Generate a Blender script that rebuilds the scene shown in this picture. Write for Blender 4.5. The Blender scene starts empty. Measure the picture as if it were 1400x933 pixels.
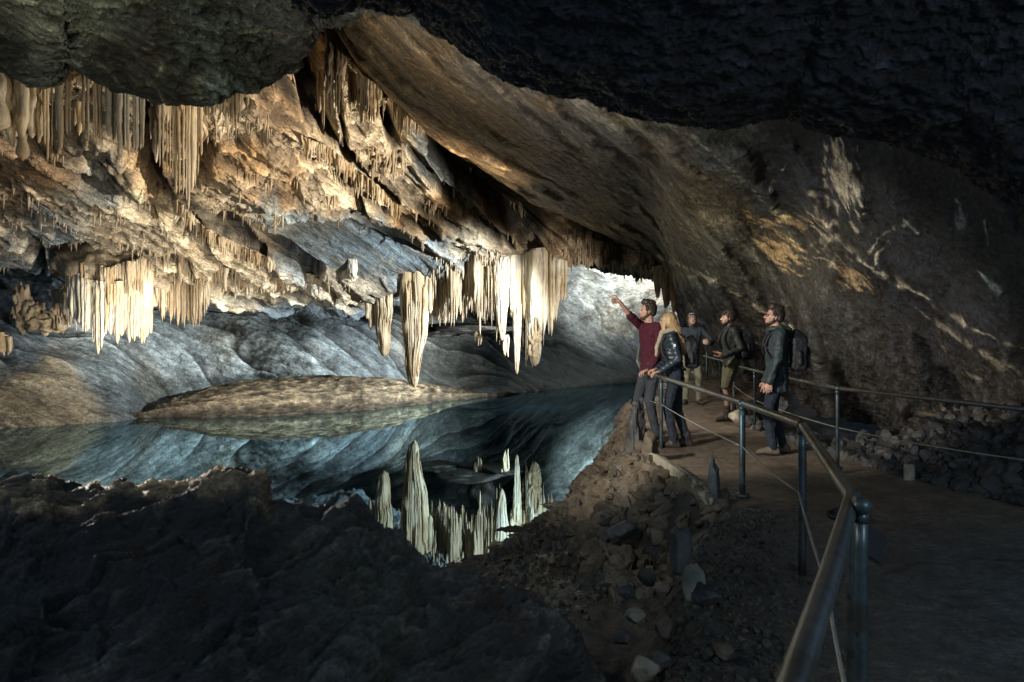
import bpy, bmesh, math, random
import numpy as np
from mathutils import Vector, Matrix

random.seed(7)
RNG = np.random.default_rng(11)
sc = bpy.context.scene
COL = sc.collection
F = 1089.0                     # focal length in photo pixels (28 mm on a 36 mm sensor)
CAMZ = 1.5
WATER = -0.9

Q = 1.0

def at(px, py, D):
    return np.array([D * (px - 700) / F, D, CAMZ + D * (450 - py) / F])

# ------------------------------------------------------------------ noise
_perm = RNG.permutation(256)
_perm = np.concatenate([_perm, _perm, _perm])
_perm = _perm.astype(np.int32)
_g = RNG.normal(size=(256, 3)); _g /= np.linalg.norm(_g, axis=1)[:, None]; _g = _g.astype(np.float32)

def perlin(p):
    p = np.asarray(p, np.float32)
    i = np.floor(p); f = p - i; i = i.astype(np.int32) & 255
    u = f * f * f * (f * (f * 6 - 15) + 10)
    out = 0
    for dx in (0, 1):
        wx = u[..., 0] if dx else 1 - u[..., 0]
        for dy in (0, 1):
            wy = u[..., 1] if dy else 1 - u[..., 1]
            for dz in (0, 1):
                wz = u[..., 2] if dz else 1 - u[..., 2]
                h = _perm[_perm[_perm[(i[..., 0] + dx) & 255] + ((i[..., 1] + dy) & 255)] + ((i[..., 2] + dz) & 255)]
                g = _g[h]
                d = g[..., 0] * (f[..., 0] - dx) + g[..., 1] * (f[..., 1] - dy) + g[..., 2] * (f[..., 2] - dz)
                out = out + wx * wy * wz * d
    return out * 1.5

def fbm(p, o=4, lac=2.07, gain=0.5):
    a, s, t = 1.0, 0, 0
    for k in range(o):
        s = s + a * perlin(p + 17.3 * k); t += a; a *= gain; p = p * lac
    return s / t

def ridged(p, o=4, gain=0.5):
    a, s, t = 1.0, 0, 0
    for k in range(o):
        s = s + a * (1 - 2 * np.abs(perlin(p + 31.7 * k))); t += a; a *= gain; p = p * 2.1
    return s / t

def sstep(a, b, x):
    t = np.clip((x - a) / (b - a), 0, 1)
    return t * t * (3 - 2 * t)

def unit(v):
    v = np.asarray(v, float); return v / np.linalg.norm(v)

def frame(s, n):
    """rows: along s, across (in surface), normal"""
    s = unit(s); n = unit(n - np.dot(n, s) * s); t = np.cross(n, s)
    return np.stack([s, t, n])

# ------------------------------------------------------------------ mesh helpers
def mesh_np(name, V, Fc, smooth=True, col=None):
    me = bpy.data.meshes.new(name)
    V = np.asarray(V, np.float32); Fc = np.asarray(Fc, np.int32)
    k = Fc.shape[1]
    me.vertices.add(len(V)); me.vertices.foreach_set('co', V.ravel())
    me.loops.add(Fc.size); me.loops.foreach_set('vertex_index', Fc.ravel())
    me.polygons.add(len(Fc))
    me.polygons.foreach_set('loop_start', np.arange(0, Fc.size, k, dtype=np.int32))
    me.polygons.foreach_set('loop_total', np.full(len(Fc), k, np.int32))
    me.polygons.foreach_set('use_smooth', np.full(len(Fc), smooth))
    me.update(calc_edges=True)
    if col is not None:
        a = me.color_attributes.new('Col', 'FLOAT_COLOR', 'POINT')
        c = np.ones((len(V), 4), np.float32); c[:, :3] = col
        a.data.foreach_set('color', c.ravel())
    return me

def link(name, me, mat=None, parent=None):
    o = bpy.data.objects.new(name, me); COL.objects.link(o)
    if mat: me.materials.append(mat)
    if parent: o.parent = parent
    return o

def tag(o, label=None, cat=None, group=None, kind=None):
    if label: o['label'] = label
    if cat: o['category'] = cat
    if group: o['group'] = group
    if kind: o['kind'] = kind
    return o

def empty(name, loc=(0, 0, 0), rz=0):
    o = bpy.data.objects.new(name, None); COL.objects.link(o)
    o.location = loc; o.rotation_euler = (0, 0, rz); o.empty_display_size = .1
    return o

def crom(P, n, axis=0):
    """Catmull-Rom resampling of control array P along axis to n samples"""
    P = np.moveaxis(np.asarray(P, float), axis, 0)
    m = len(P)
    Q = np.concatenate([[2 * P[0] - P[1]], P, [2 * P[-1] - P[-2]]])
    t = np.linspace(0, m - 1, n); i = np.minimum(t.astype(int), m - 2); f = t - i
    sh = (n,) + (1,) * (P.ndim - 1); f = f.reshape(sh)
    p0, p1, p2, p3 = Q[i], Q[i + 1], Q[i + 2], Q[i + 3]
    R = 0.5 * (2 * p1 + (p2 - p0) * f + (2 * p0 - 5 * p1 + 4 * p2 - p3) * f ** 2 + (3 * p1 - p0 - 3 * p2 + p3) * f ** 3)
    return np.moveaxis(R, 0, axis)

def grid_faces(nv, nu):
    a = np.arange((nv - 1) * nu).reshape(nv - 1, nu)[:, :-1].ravel()
    return np.stack([a, a + 1, a + nu + 1, a + nu], 1)

def grid_normals(P, ref=np.array([0, 0, CAMZ])):
    N = np.cross(np.gradient(P, axis=1), np.gradient(P, axis=0))
    N /= np.linalg.norm(N, axis=2)[..., None] + 1e-9
    s = np.sign(np.sum(N * (ref - P), axis=2).mean())
    return N * s

def project(P):
    D = np.maximum(P[..., 1], .1)
    return 700 + F * P[..., 0] / D, 450 - F * (P[..., 2] - CAMZ) / D

def rbf_color(px, py, pts, P=None, warp=0, sig=60.):
    if P is not None and warp:
        px = px + warp * fbm(P * .9, 4); py = py + warp * fbm(P * .9 + 50, 4)
    num = np.zeros(px.shape + (3,)); den = np.full(px.shape, 1e-9)
    for x, y, c in pts:
        w = 1.0 / (((px - x) ** 2 + (py - y) ** 2) / sig ** 2 + .04) ** 2.2
        num += w[..., None] * np.array(c); den += w
    return num / den[..., None]

def boxblur(d, r):
    for ax in (0, 1):
        p = np.pad(d, [(r + 1, r) if k == ax else (0, 0) for k in (0, 1)], mode='edge'); c = np.cumsum(p, axis=ax)
        d = (np.take(c, range(2 * r + 1, c.shape[ax]), ax) - np.take(c, range(0, c.shape[ax] - 2 * r - 1), ax)) / (2 * r + 1)
    return d

def patch(name, rows, nu, nv, dispf, colf, mat, cav=.55):
    """a rock surface spanned by rows of (px, py, depth) control points"""
    nu = int(nu * Q); nv = int(nv * Q)
    G = np.array([[at(*p) for p in r] for r in rows])
    P = crom(crom(G, nv, 0), nu, 1)
    N = grid_normals(P)
    d = dispf(P, N)
    P2 = P + (d if d.ndim == 3 else N * d[..., None])
    px, py = project(P2)
    col = colf(px, py, P2, N)
    if cav:           # hollows tinted darker, raised grain paler
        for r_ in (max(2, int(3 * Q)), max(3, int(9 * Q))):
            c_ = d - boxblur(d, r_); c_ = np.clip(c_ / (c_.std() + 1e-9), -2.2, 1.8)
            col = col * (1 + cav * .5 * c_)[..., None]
    Fc = grid_faces(nv, nu)
    e1 = np.cross(P2[1:, 1:] - P2[:-1, :-1], P2[1:, :-1] - P2[:-1, 1:]).reshape(-1, 3)
    me = mesh_np(name, P2.reshape(-1, 3), Fc, True, np.clip(col, 0.003, 1).reshape(-1, 3))
    o = link(name, me, mat)
    return o, P2, N

class MB:
    """collects tubes and lumps into one mesh"""
    def __init__(s): s.V = []; s.Q = []; s.n = 0
    def add(s, V, Fc):
        s.V.append(V); s.Q.append(Fc + s.n); s.n += len(V)
    def rings(s, R):
        """R: (k, m, 3) closed rings"""
        k, m = R.shape[:2]
        a = np.arange(k - 1)[:, None] * m + np.arange(m)[None]; b = np.arange(k - 1)[:, None] * m + (np.arange(m)[None] + 1) % m
        q = np.stack([a, b, b + m, a + m], -1).reshape(-1, 4)
        s.add(R.reshape(-1, 3), q)
    def tube(s, pts, r, m=10, cap=True):
        pts = np.asarray(pts, float); r = np.broadcast_to(np.asarray(r, float), (len(pts),))
        T = np.gradient(pts, axis=0); T /= np.linalg.norm(T, axis=1)[:, None]
        up = np.array([0, 0, 1.]) if abs(T[:, 2]).mean() < .9 else np.array([1., 0, 0])
        A = np.cross(T, up); A /= np.linalg.norm(A, axis=1)[:, None]; B = np.cross(T, A)
        if cap:
            pts = np.concatenate([pts[:1], pts, pts[-1:]]); r = np.concatenate([[1e-4], r, [1e-4]])
            A = np.concatenate([A[:1], A, A[-1:]]); B = np.concatenate([B[:1], B, B[-1:]])
        th = np.linspace(0, 2 * np.pi, m, endpoint=False)
        R = pts[:, None] + r[:, None, None] * (np.cos(th)[None, :, None] * A[:, None] + np.sin(th)[None, :, None] * B[:, None])
        s.rings(R)
    def spike(s, top, length, r0, r1=None, m=9, k=18, wob=.12, bulge=.15, flute=.12, sq=1.0, pw=.8, lean=(0, 0)):
        """a stalactite hanging from top"""
        if r1 is None: r1 = r0 * .18
        t = np.linspace(0, 1, k)
        seed = RNG.uniform(0, 200)
        prof = r1 + (r0 - r1) * (1 - t) ** pw
        nb = perlin(np.stack([t * length / max(r0, .02) * .35, t * 0 + seed, t * 0], 1))
        prof = prof * (1 + bulge * 2 * nb); prof[-1] = r1 * .15; prof[-2] = min(prof[-2], r1 * 1.1)
        wx = perlin(np.stack([t * 2.2, t * 0 + seed, t * 0 + 9], 1)) * wob * r0 * 2
        wy = perlin(np.stack([t * 2.2, t * 0 + seed + 40, t * 0 + 3], 1)) * wob * r0 * 2
        th = np.linspace(0, 2 * np.pi, m, endpoint=False)
        fl = 1 + flute * perlin(np.stack([np.cos(th) * 2.1 + seed, np.sin(th) * 2.1, th * 0], 1))[None] * 2 + flute * .7 * perlin(
            np.stack([np.cos(th)[None] * 2 + t[:, None] * 0, np.sin(th)[None] * 2 + 0 * t[:, None], t[:, None] * length * 2.5 + seed + 0 * th[None]], -1))
        rr = prof[:, None] * fl
        X = top[0] + (wx + lean[0] * t * length)[:, None] + rr * np.cos(th) 
        Y = top[1] + (wy + lean[1] * t * length)[:, None] + rr * np.sin(th) * sq
        Z = top[2] - (t * length)[:, None] + 0 * th[None]
        s.rings(np.stack([X, Y, Z], -1))
    def lump(s, c, r, sub=2, amp=.25, fr=1.3, flat=0, seed=None):
        V, T = ICO[sub]
        seed = RNG.uniform(0, 300) if seed is None else seed
        d = 1 + amp * fbm(V * fr + seed, 3) * 2
        if flat:      # chop with random planes -> facets
            for _ in range(flat):
                n = unit(RNG.normal(size=3)); h = RNG.uniform(.45, .8); q = (V * d[:, None]) @ n
                d = np.where(q > h, d * h / np.maximum(q, 1e-6), d)
        M = rand_rot()
        s.add((V * d[:, None] * np.asarray(r)) @ M.T + np.asarray(c), np.concatenate([T, T[:, 2:3]], 1)) if False else s.add((V * d[:, None] * np.asarray(r)) @ M.T + np.asarray(c), T)
    def mesh(s, name, smooth=True, col=None):
        return mesh_np(name, np.concatenate(s.V), np.concatenate(s.Q), smooth, col)

def rand_rot():
    q = unit(RNG.normal(size=4)); w, x, y, z = q
    return np.array([[1 - 2 * (y * y + z * z), 2 * (x * y - z * w), 2 * (x * z + y * w)],
                     [2 * (x * y + z * w), 1 - 2 * (x * x + z * z), 2 * (y * z - x * w)],
                     [2 * (x * z - y * w), 2 * (y * z + x * w), 1 - 2 * (x * x + y * y)]])

ICO = {}
for _s in (1, 2, 3, 4, 5):
    _bm = bmesh.new(); bmesh.ops.create_icosphere(_bm, subdivisions=_s, radius=1)
    ICO[_s] = (np.array([v.co[:] for v in _bm.verts]), np.array([[v.index for v in f.verts] for f in _bm.faces])); _bm.free()

# ------------------------------------------------------------------ materials
def new_mat(name):
    m = bpy.data.materials.new(name); m.use_nodes = True
    nt = m.node_tree; nt.nodes.clear()
    out = nt.nodes.new('ShaderNodeOutputMaterial'); b = nt.nodes.new('ShaderNodeBsdfPrincipled')
    nt.links.new(b.outputs[0], out.inputs[0])
    return m, nt, b

def nd(nt, t, **kw):
    n = nt.nodes.new(t)
    for k, v in kw.items():
        if k in n.inputs.keys(): n.inputs[k].default_value = v
        else: setattr(n, k, v)
    return n

def mapped(nt, rot=(0, 0, 0), scale=(1, 1, 1)):
    tc = nt.nodes.new('ShaderNodeTexCoord'); mp = nt.nodes.new('ShaderNodeMapping')
    mp.vector_type = 'TEXTURE' if False else 'POINT'
    mp.inputs['Rotation'].default_value = rot; mp.inputs['Scale'].default_value = scale
    nt.links.new(tc.outputs['Object'], mp.inputs[0]); return mp.outputs[0]

def strat_coords(nt, fr, scale):
    """object coordinates rotated into the strata frame fr (rows s,t,n), then scaled"""
    tc = nt.nodes.new('ShaderNodeTexCoord'); outs = []
    for k in range(3):
        d = nt.nodes.new('ShaderNodeVectorMath'); d.operation = 'DOT_PRODUCT'
        d.inputs[1].default_value = tuple(fr[k] * scale[k]); nt.links.new(tc.outputs['Object'], d.inputs[0]); outs.append(d.outputs['Value'])
    c = nt.nodes.new('ShaderNodeCombineXYZ')
    for k in range(3): nt.links.new(outs[k], c.inputs[k])
    return c.outputs[0]

def ramp(nt, inp, pts):
    r = nt.nodes.new('ShaderNodeValToRGB'); e = r.color_ramp.elements
    while len(e) < len(pts): e.new(.5)
    for k, (p, c) in enumerate(pts):
        e[k].position = p; e[k].color = (c, c, c, 1) if not hasattr(c, '__len__') else (*c, 1)
    nt.links.new(inp, r.inputs[0]); return r.outputs[0]

def mixrgb(nt, mode, a, b, fac=1.0):
    m = nt.nodes.new('ShaderNodeMix'); m.data_type = 'RGBA'; m.blend_type = mode
    for sock, v in ((m.inputs[0], fac), (m.inputs[6], a), (m.inputs[7], b)):
        if isinstance(v, (float, int)): sock.default_value = v
        elif isinstance(v, tuple): sock.default_value = (*v, 1)
        else: nt.links.new(v, sock)
    return m.outputs[2]

def noise(nt, vec, scale, detail=8, rough=.6, dist=0.):
    n = nd(nt, 'ShaderNodeTexNoise', Scale=scale, Detail=detail, Roughness=rough, Distortion=dist)
    nt.links.new(vec, n.inputs['Vector']); return n.outputs['Fac']

def rock_mat(name, fr, stretch=(.35, 1.6, 1), bump=.5, dist=.06, fine=1.0, rough=.6, attr=True, base=(.2, .2, .2), var=(.45, 1.5), cracks=.5, spec=.35):
    m, nt, b = new_mat(name)
    v = strat_coords(nt, fr, stretch); tc = nt.nodes.new('ShaderNodeTexCoord'); o = tc.outputs['Object']
    n1 = noise(nt, v, 1.6 * fine, 12, .68); n2 = noise(nt, o, 5 * fine, 10, .7); n3 = noise(nt, v, 9 * fine, 8, .7, .4)
    if attr:
        a = nt.nodes.new('ShaderNodeVertexColor'); a.layer_name = 'Col'; colr = a.outputs[0]
    else:
        colr = base
    c = mixrgb(nt, 'MULTIPLY', colr, ramp(nt, n1, [(.3, var[0]), (.5, 1.0), (.7, var[1])]))
    c = mixrgb(nt, 'MULTIPLY', c, ramp(nt, n3, [(.34, .42), (.52, 1.0), (.70, 1.5)]))
    n4 = noise(nt, o, 24 * fine, 5, .75)
    c = mixrgb(nt, 'MULTIPLY', c, ramp(nt, n4, [(.36, .55), (.52, 1.0), (.66, 1.45)]))
    c = mixrgb(nt, 'MIX', c, ramp(nt, n2, [(.35, (.28, .17, .08)), (.65, (.30, .33, .33))]), .10)
    # thin cracks along the strata
    vo = nd(nt, 'ShaderNodeTexVoronoi', Scale=1.1 * fine); vo.feature = 'DISTANCE_TO_EDGE'
    wv = nt.nodes.new('ShaderNodeVectorMath'); wv.operation = 'MULTIPLY_ADD'
    nn = nd(nt, 'ShaderNodeTexNoise', Scale=2.2, Detail=6.); nt.links.new(v, nn.inputs['Vector'])
    nt.links.new(nn.outputs['Color'], wv.inputs[0]); wv.inputs[1].default_value = (.9, .9, .9); nt.links.new(v, wv.inputs[2])
    nt.links.new(wv.outputs[0], vo.inputs['Vector'])
    cr = ramp(nt, vo.outputs['Distance'], [(0, 1 - cracks), (.028, 1.0)])
    c = mixrgb(nt, 'MULTIPLY', c, cr)
    nt.links.new(c, b.inputs['Base Color'])
    h = mixrgb(nt, 'ADD', n1, n3, .55); h = mixrgb(nt, 'ADD', h, n2, .35); h = mixrgb(nt, 'ADD', h, n4, .3); h = mixrgb(nt, 'MULTIPLY', h, cr, .6)
    bp = nd(nt, 'ShaderNodeBump', Strength=bump, Distance=dist); nt.links.new(h, bp.inputs['Height'])
    nt.links.new(bp.outputs[0], b.inputs['Normal'])
    nt.links.new(ramp(nt, n2, [(.35, rough - .2), (.65, rough + .2)]), b.inputs['Roughness'])
    b.inputs['Specular IOR Level'].default_value = spec
    return m

def simple_mat(name, col, rough=.7, metal=0., bscale=40, bump=.2, bdist=.004, var=.25, spec=.4, col2=None, sheen=0):
    m, nt, b = new_mat(name)
    tc = nt.nodes.new('ShaderNodeTexCoord'); n = noise(nt, tc.outputs['Object'], bscale, 6, .65); n2 = noise(nt, tc.outputs['Object'], bscale * .15, 4, .6)
    c = mixrgb(nt, 'MULTIPLY', tuple(col), ramp(nt, n2, [(.3, 1 - var), (.7, 1 + var)]))
    c = mixrgb(nt, 'MULTIPLY', c, ramp(nt, n, [(.3, 1 - var * .6), (.7, 1 + var * .6)]))
    if col2: c = mixrgb(nt, 'MIX', c, tuple(col2), ramp(nt, n2, [(.5, 0.), (.62, .8)]))
    nt.links.new(c, b.inputs['Base Color'])
    bp = nd(nt, 'ShaderNodeBump', Strength=bump, Distance=bdist); nt.links.new(n, bp.inputs['Height']); nt.links.new(bp.outputs[0], b.inputs['Normal'])
    b.inputs['Roughness'].default_value = rough; b.inputs['Metallic'].default_value = metal; b.inputs['Specular IOR Level'].default_value = spec
    return m

def calcite_mat(name, c1, c2, c3):
    m, nt, b = new_mat(name)
    v = mapped(nt, (0, 0, 0), (3.2, 3.2, .45)); o = mapped(nt, (0, 0, 0), (1, 1, 1))
    n1 = noise(nt, v, 1.5, 8, .6, .3); n2 = noise(nt, o, .55, 5, .6); n3 = noise(nt, v, 6, 6, .7)
    c = mixrgb(nt, 'MIX', tuple(c1), tuple(c2), ramp(nt, n1, [(.42, 0.), (.62, 1.)]))
    c = mixrgb(nt, 'MIX', c, tuple(c3), ramp(nt, n2, [(.5, 0.), (.68, .75)]))
    c = mixrgb(nt, 'MULTIPLY', c, ramp(nt, n3, [(.3, .6), (.6, 1.1)]))
    nt.links.new(c, b.inputs['Base Color'])
    h = mixrgb(nt, 'ADD', n3, noise(nt, o, 14, 8, .7), .7)
    bp = nd(nt, 'ShaderNodeBump', Strength=.7, Distance=.035); nt.links.new(h, bp.inputs['Height']); nt.links.new(bp.outputs[0], b.inputs['Normal'])
    b.inputs['Roughness'].default_value = .5; b.inputs['Specular IOR Level'].default_value = .35
    return m
# ------------------------------------------------------------------ rock masses
ORG = (.36, .225, .105); CRM = (.54, .44, .30); BLU = (.13, .165, .18); BRN = (.20, .13, .07); GRY = (.20, .21, .19); DRK = (.05, .05, .05); LBL = (.26, .31, .315)
DBL = (.055, .08, .10); TAN = (.40, .33, .22)

# overhanging vault above the lake (C)
xs = [-160, 0, 120, 240, 360, 470, 580, 700, 800, 910, 1010]
C_rows = [
    list(zip(xs, [0, 10, 30, 40, 0, -60, 50, 190, 270, 345, 392], [11.5, 11.5, 11.5, 11.8, 12.5, 13.4, 15.6, 19.2, 22.2, 24.8, 26])),
    list(zip(xs, [110, 110, 115, 125, 120, 110, 160, 230, 290, 350, 394], [14, 14, 14, 14.3, 14.8, 15.6, 17.5, 20.2, 22.6, 24.9, 26])),
    list(zip(xs, [200, 205, 215, 225, 225, 220, 240, 280, 315, 356, 396], [16.8, 16.8, 16.8, 17, 17.3, 17.9, 19, 20.8, 22.9, 25, 26])),
    list(zip(xs, [280, 285, 295, 310, 315, 315, 318, 325, 335, 360, 398], [19.4, 19.4, 19.6, 19.9, 20.2, 20.6, 21.1, 21.8, 23.2, 25, 26])),
    list(zip(xs, [325, 330, 340, 372, 392, 398, 376, 350, 334, 348, 395], [21.6, 21.6, 22, 22.4, 22.6, 22.7, 22.7, 22.9, 23.8, 25.2, 26.2])),
    list(zip(xs, [322, 326, 336, 366, 384, 392, 378, 350, 342, 362, 400], [23.2, 23.2, 24, 25, 25.6, 26, 26, 26, 26.5, 27.5, 28.5])),
    list(zip(xs, [290, 290, 290, 310, 320, 330, 320, 310, 310, 330, 360], [27, 27, 29, 31, 32, 32, 32, 32, 33, 35, 36])),
]
frC = frame(at(620, 400, 21.5) - at(180, 120, 14.5), np.array([.2, -1, -.9]))
GROOVES = [  # crevices and shadow bands of the vault, painted dark: polyline (photo px), half width px, depth m
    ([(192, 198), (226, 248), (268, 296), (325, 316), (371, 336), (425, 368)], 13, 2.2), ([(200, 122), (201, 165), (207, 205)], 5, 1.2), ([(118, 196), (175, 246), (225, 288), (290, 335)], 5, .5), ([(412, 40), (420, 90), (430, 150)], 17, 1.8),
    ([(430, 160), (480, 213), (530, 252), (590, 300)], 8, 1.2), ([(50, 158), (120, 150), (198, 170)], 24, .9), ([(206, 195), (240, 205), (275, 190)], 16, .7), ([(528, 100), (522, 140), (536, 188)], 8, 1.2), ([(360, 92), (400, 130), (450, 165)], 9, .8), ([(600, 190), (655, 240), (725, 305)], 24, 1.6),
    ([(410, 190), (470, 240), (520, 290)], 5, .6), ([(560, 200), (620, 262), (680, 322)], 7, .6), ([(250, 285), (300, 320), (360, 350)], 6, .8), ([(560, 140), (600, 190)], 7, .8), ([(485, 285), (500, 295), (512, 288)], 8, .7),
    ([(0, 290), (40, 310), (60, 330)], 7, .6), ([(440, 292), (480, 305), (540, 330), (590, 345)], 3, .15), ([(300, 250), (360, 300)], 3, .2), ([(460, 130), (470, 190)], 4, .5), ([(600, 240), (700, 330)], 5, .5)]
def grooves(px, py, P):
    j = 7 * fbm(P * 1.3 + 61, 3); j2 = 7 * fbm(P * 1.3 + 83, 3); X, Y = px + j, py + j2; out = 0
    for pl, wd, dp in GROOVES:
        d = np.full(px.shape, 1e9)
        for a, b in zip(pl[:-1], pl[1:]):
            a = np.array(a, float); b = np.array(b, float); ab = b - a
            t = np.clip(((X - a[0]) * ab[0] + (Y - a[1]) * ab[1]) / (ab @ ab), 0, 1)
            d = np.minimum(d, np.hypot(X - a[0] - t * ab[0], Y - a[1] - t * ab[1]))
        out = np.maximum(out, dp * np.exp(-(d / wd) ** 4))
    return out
def dispC(P, N):
    q = P @ frC.T
    st = np.stack([q[..., 0] * .22, q[..., 1] * .75, q[..., 2] * .75], -1)
    w = fbm(st * .8, 4)
    h = q[..., 1] * .62 + w * 1.5 + .25 * fbm(P * .8 + 8, 3)
    k = np.floor(h); f = h - k
    amp = .55 + .45 * perlin(np.stack([k * 3.7, q[..., 0] * .25, k * 0], -1))
    saw = sstep(0, .82, f) * (1 - sstep(.84, 1.0, f))
    px, py = project(P)
    ledge = 1 - .92 * sstep(0, .8, np.exp(-((px - 478 - (py - 335) * .8) / 95) ** 2 - ((py - 335) / 42) ** 2) * 1.6)
    ledge = np.minimum(ledge, 1 - .6 * np.exp(-((px - 670) / 90) ** 2 - ((py - 350) / 45) ** 2))
    f1 = fbm(st * 3.1 + 3, 5, gain=.55); f2 = ridged(P * np.array([1.4, 1.4, .9]) + 20, 5, .55)
    fl = ridged(P * np.array([2.6, 2.6, .45]) + 5, 3) * sstep(-.1, .5, perlin(P * .35 + 70))       # vertical flutes
    f3 = fbm(st * np.array([3, 7, 5]) + 41, 5, gain=.6)
    d = .7 * w * (.15 + .85 * ledge) + .85 * amp * saw * ledge + .30 * f1 * (.12 + .88 * ledge) + .13 * f3 * (.1 + .9 * ledge) + .11 * ridged(P * np.array([2.6, 2.6, 1.5]) + 20, 5, .55) * (.1 + .9 * ledge) + .16 * fl * ledge + .04 * fbm(P * 8, 4) * (.2 + .8 * ledge) - grooves(px, py, P)
    fade = sstep(0, .10, np.linspace(0, 1, P.shape[0]))[:, None] 
    return d * fade
colC = [(20, 110, CRM), (100, 100, TAN), (180, 130, CRM), (60, 250, BRN), (130, 270, GRY), (60, 320, BLU), (10, 260, BRN), (150, 310, TAN), (215, 240, ORG), (230, 140, TAN), (260, 200, ORG),
        (300, 220, ORG), (350, 220, ORG), (330, 160, TAN), (400, 250, ORG), (430, 260, CRM), (380, 150, BRN), (470, 60, ORG), (480, 120, CRM), (520, 170, TAN), (560, 120, CRM), (600, 170, GRY),
        (470, 220, CRM), (520, 270, CRM), (560, 260, CRM), (590, 200, BLU), (630, 240, BLU), (600, 290, ORG), (650, 300, BRN), (700, 300, BRN), (720, 250, DRK), (640, 335, TAN), (560, 320, ORG),
        (620, 360, BLU), (480, 330, BLU), (420, 310, BLU), (520, 350, BLU), (560, 375, BLU), (380, 300, LBL), (400, 340, BLU), (340, 330, BRN), (280, 300, TAN), (310, 340, TAN), (350, 380, TAN),
        (250, 330, TAN), (200, 330, TAN), (760, 330, BRN), (820, 345, BRN), (880, 360, BRN), (760, 300, BRN), (480, 370, CRM), (300, 390, TAN)]
def rough_col(col, P, a=.35, s=1.1):
    n = fbm(P * s + 90, 5); m = ridged(P * s * 2.2 + 44, 4)
    return col * (1 + a * 1.6 * n + a * .7 * (m - .35))[..., None]
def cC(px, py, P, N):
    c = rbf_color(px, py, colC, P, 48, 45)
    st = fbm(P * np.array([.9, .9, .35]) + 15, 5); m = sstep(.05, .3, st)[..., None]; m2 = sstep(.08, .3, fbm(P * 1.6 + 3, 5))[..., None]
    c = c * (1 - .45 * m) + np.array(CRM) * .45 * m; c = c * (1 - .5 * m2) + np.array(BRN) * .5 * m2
    g = np.clip(grooves(px, py, P) / 1.2, 0, 1)[..., None]; c = c * (1 - .8 * g) + np.array((.03, .026, .02)) * .8 * g  # shade of the crevices and recesses painted into the colour
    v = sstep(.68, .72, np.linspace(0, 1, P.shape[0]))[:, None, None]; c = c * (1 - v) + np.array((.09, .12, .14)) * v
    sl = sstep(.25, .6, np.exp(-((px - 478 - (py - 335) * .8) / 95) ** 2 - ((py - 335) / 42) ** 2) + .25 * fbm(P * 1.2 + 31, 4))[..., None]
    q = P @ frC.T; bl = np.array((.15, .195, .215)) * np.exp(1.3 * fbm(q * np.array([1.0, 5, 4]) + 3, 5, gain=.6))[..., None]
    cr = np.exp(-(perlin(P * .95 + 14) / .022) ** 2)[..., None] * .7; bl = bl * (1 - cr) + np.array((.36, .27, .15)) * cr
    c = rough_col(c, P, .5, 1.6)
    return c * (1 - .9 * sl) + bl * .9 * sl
M_C = rock_mat('vault_rock', frC, (.5, 1.9, 1.4), .8, .09, 1.0, .6)
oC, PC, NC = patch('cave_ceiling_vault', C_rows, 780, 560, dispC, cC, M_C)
tag(oC, kind='structure')

# rear wall behind the lake (B)
xb = [-170, 0, 150, 280, 400, 520, 640, 750, 860, 960, 1080]
yw = [592, 586, 577, 573, 568, 556, 546, 533, 524, 517, 512]
dw = [2.4 * F / (y - 450) for y in yw]
B_rows = [
    list(zip(xb, [y + 55 for y in yw], [d - .3 for d in dw])),
    list(zip(xb, yw, dw)),
    list(zip(xb, [530, 525, 522, 515, 500, 495, 500, 500, 497, 495, 490], [19.6, 20.2, 22.4, 24.2, 25.2, 27, 29.8, 33.5, 36.6, 40, 42])),
    list(zip(xb, [480, 475, 470, 455, 450, 450, 455, 455, 455, 455, 455], [21.3, 21.8, 24, 26.2, 27.2, 28.8, 31, 34.3, 37.2, 39, 40])),
    list(zip(xb, [410, 405, 405, 405, 405, 410, 415, 415, 410, 410, 410], [22.4, 23, 25.6, 27.8, 28.7, 30.2, 32, 34, 35.5, 36, 36])),
    list(zip(xb, [350, 345, 350, 350, 350, 360, 370, 370, 370, 370, 370], [22.9, 23.6, 27, 29.6, 30.6, 31.6, 32.5, 33, 33, 32.5, 32])),
    list(zip(xb, [270, 270, 280, 290, 290, 300, 310, 310, 320, 330, 330], [23.6, 24.5, 28, 30.5, 31.5, 32, 32, 31, 30, 30, 30])),
]
frB = frame(np.array([.86, .25, -.42]), np.array([.1, -1, .3]))
def dispB(P, N):
    q = P @ frB.T
    bend = 1.6 * fbm(P * .16 + 4, 3)
    st = np.stack([q[..., 0] * .16, (q[..., 1] + bend) * .8, q[..., 2] * .5], -1)
    w = fbm(st * .7, 4)
    big = fbm(P * .28 + 12, 3); bx, _ = project(P); bankw = sstep(150, 260, bx) * sstep(700, 600, bx)
    h = (q[..., 1] + bend) * 1.3 + w * .9; f = h - np.floor(h)
    terr = sstep(0, .75, f) * (1 - sstep(.8, 1, f))
    rough = .35 + .65 * sstep(-.2, .3, perlin(P * .3 + 33))
    f1 = fbm(st * np.array([3, 5, 4]) + 7, 5, gain=.55)
    sm = 1 - .75 * sstep(700, 800, bx); rough = rough * sm
    return (.55 * big + .25 * w + .34 * terr * rough + .20 * f1 * rough + .06 * ridged(P * 1.9, 4) * rough) * (.3 + .7 * sstep(-.5, 1.2, P[..., 2])) - 1.1 * sstep(1.4, .1, P[..., 2]) * bankw + .02 * fbm(P * 8, 3)
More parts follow.
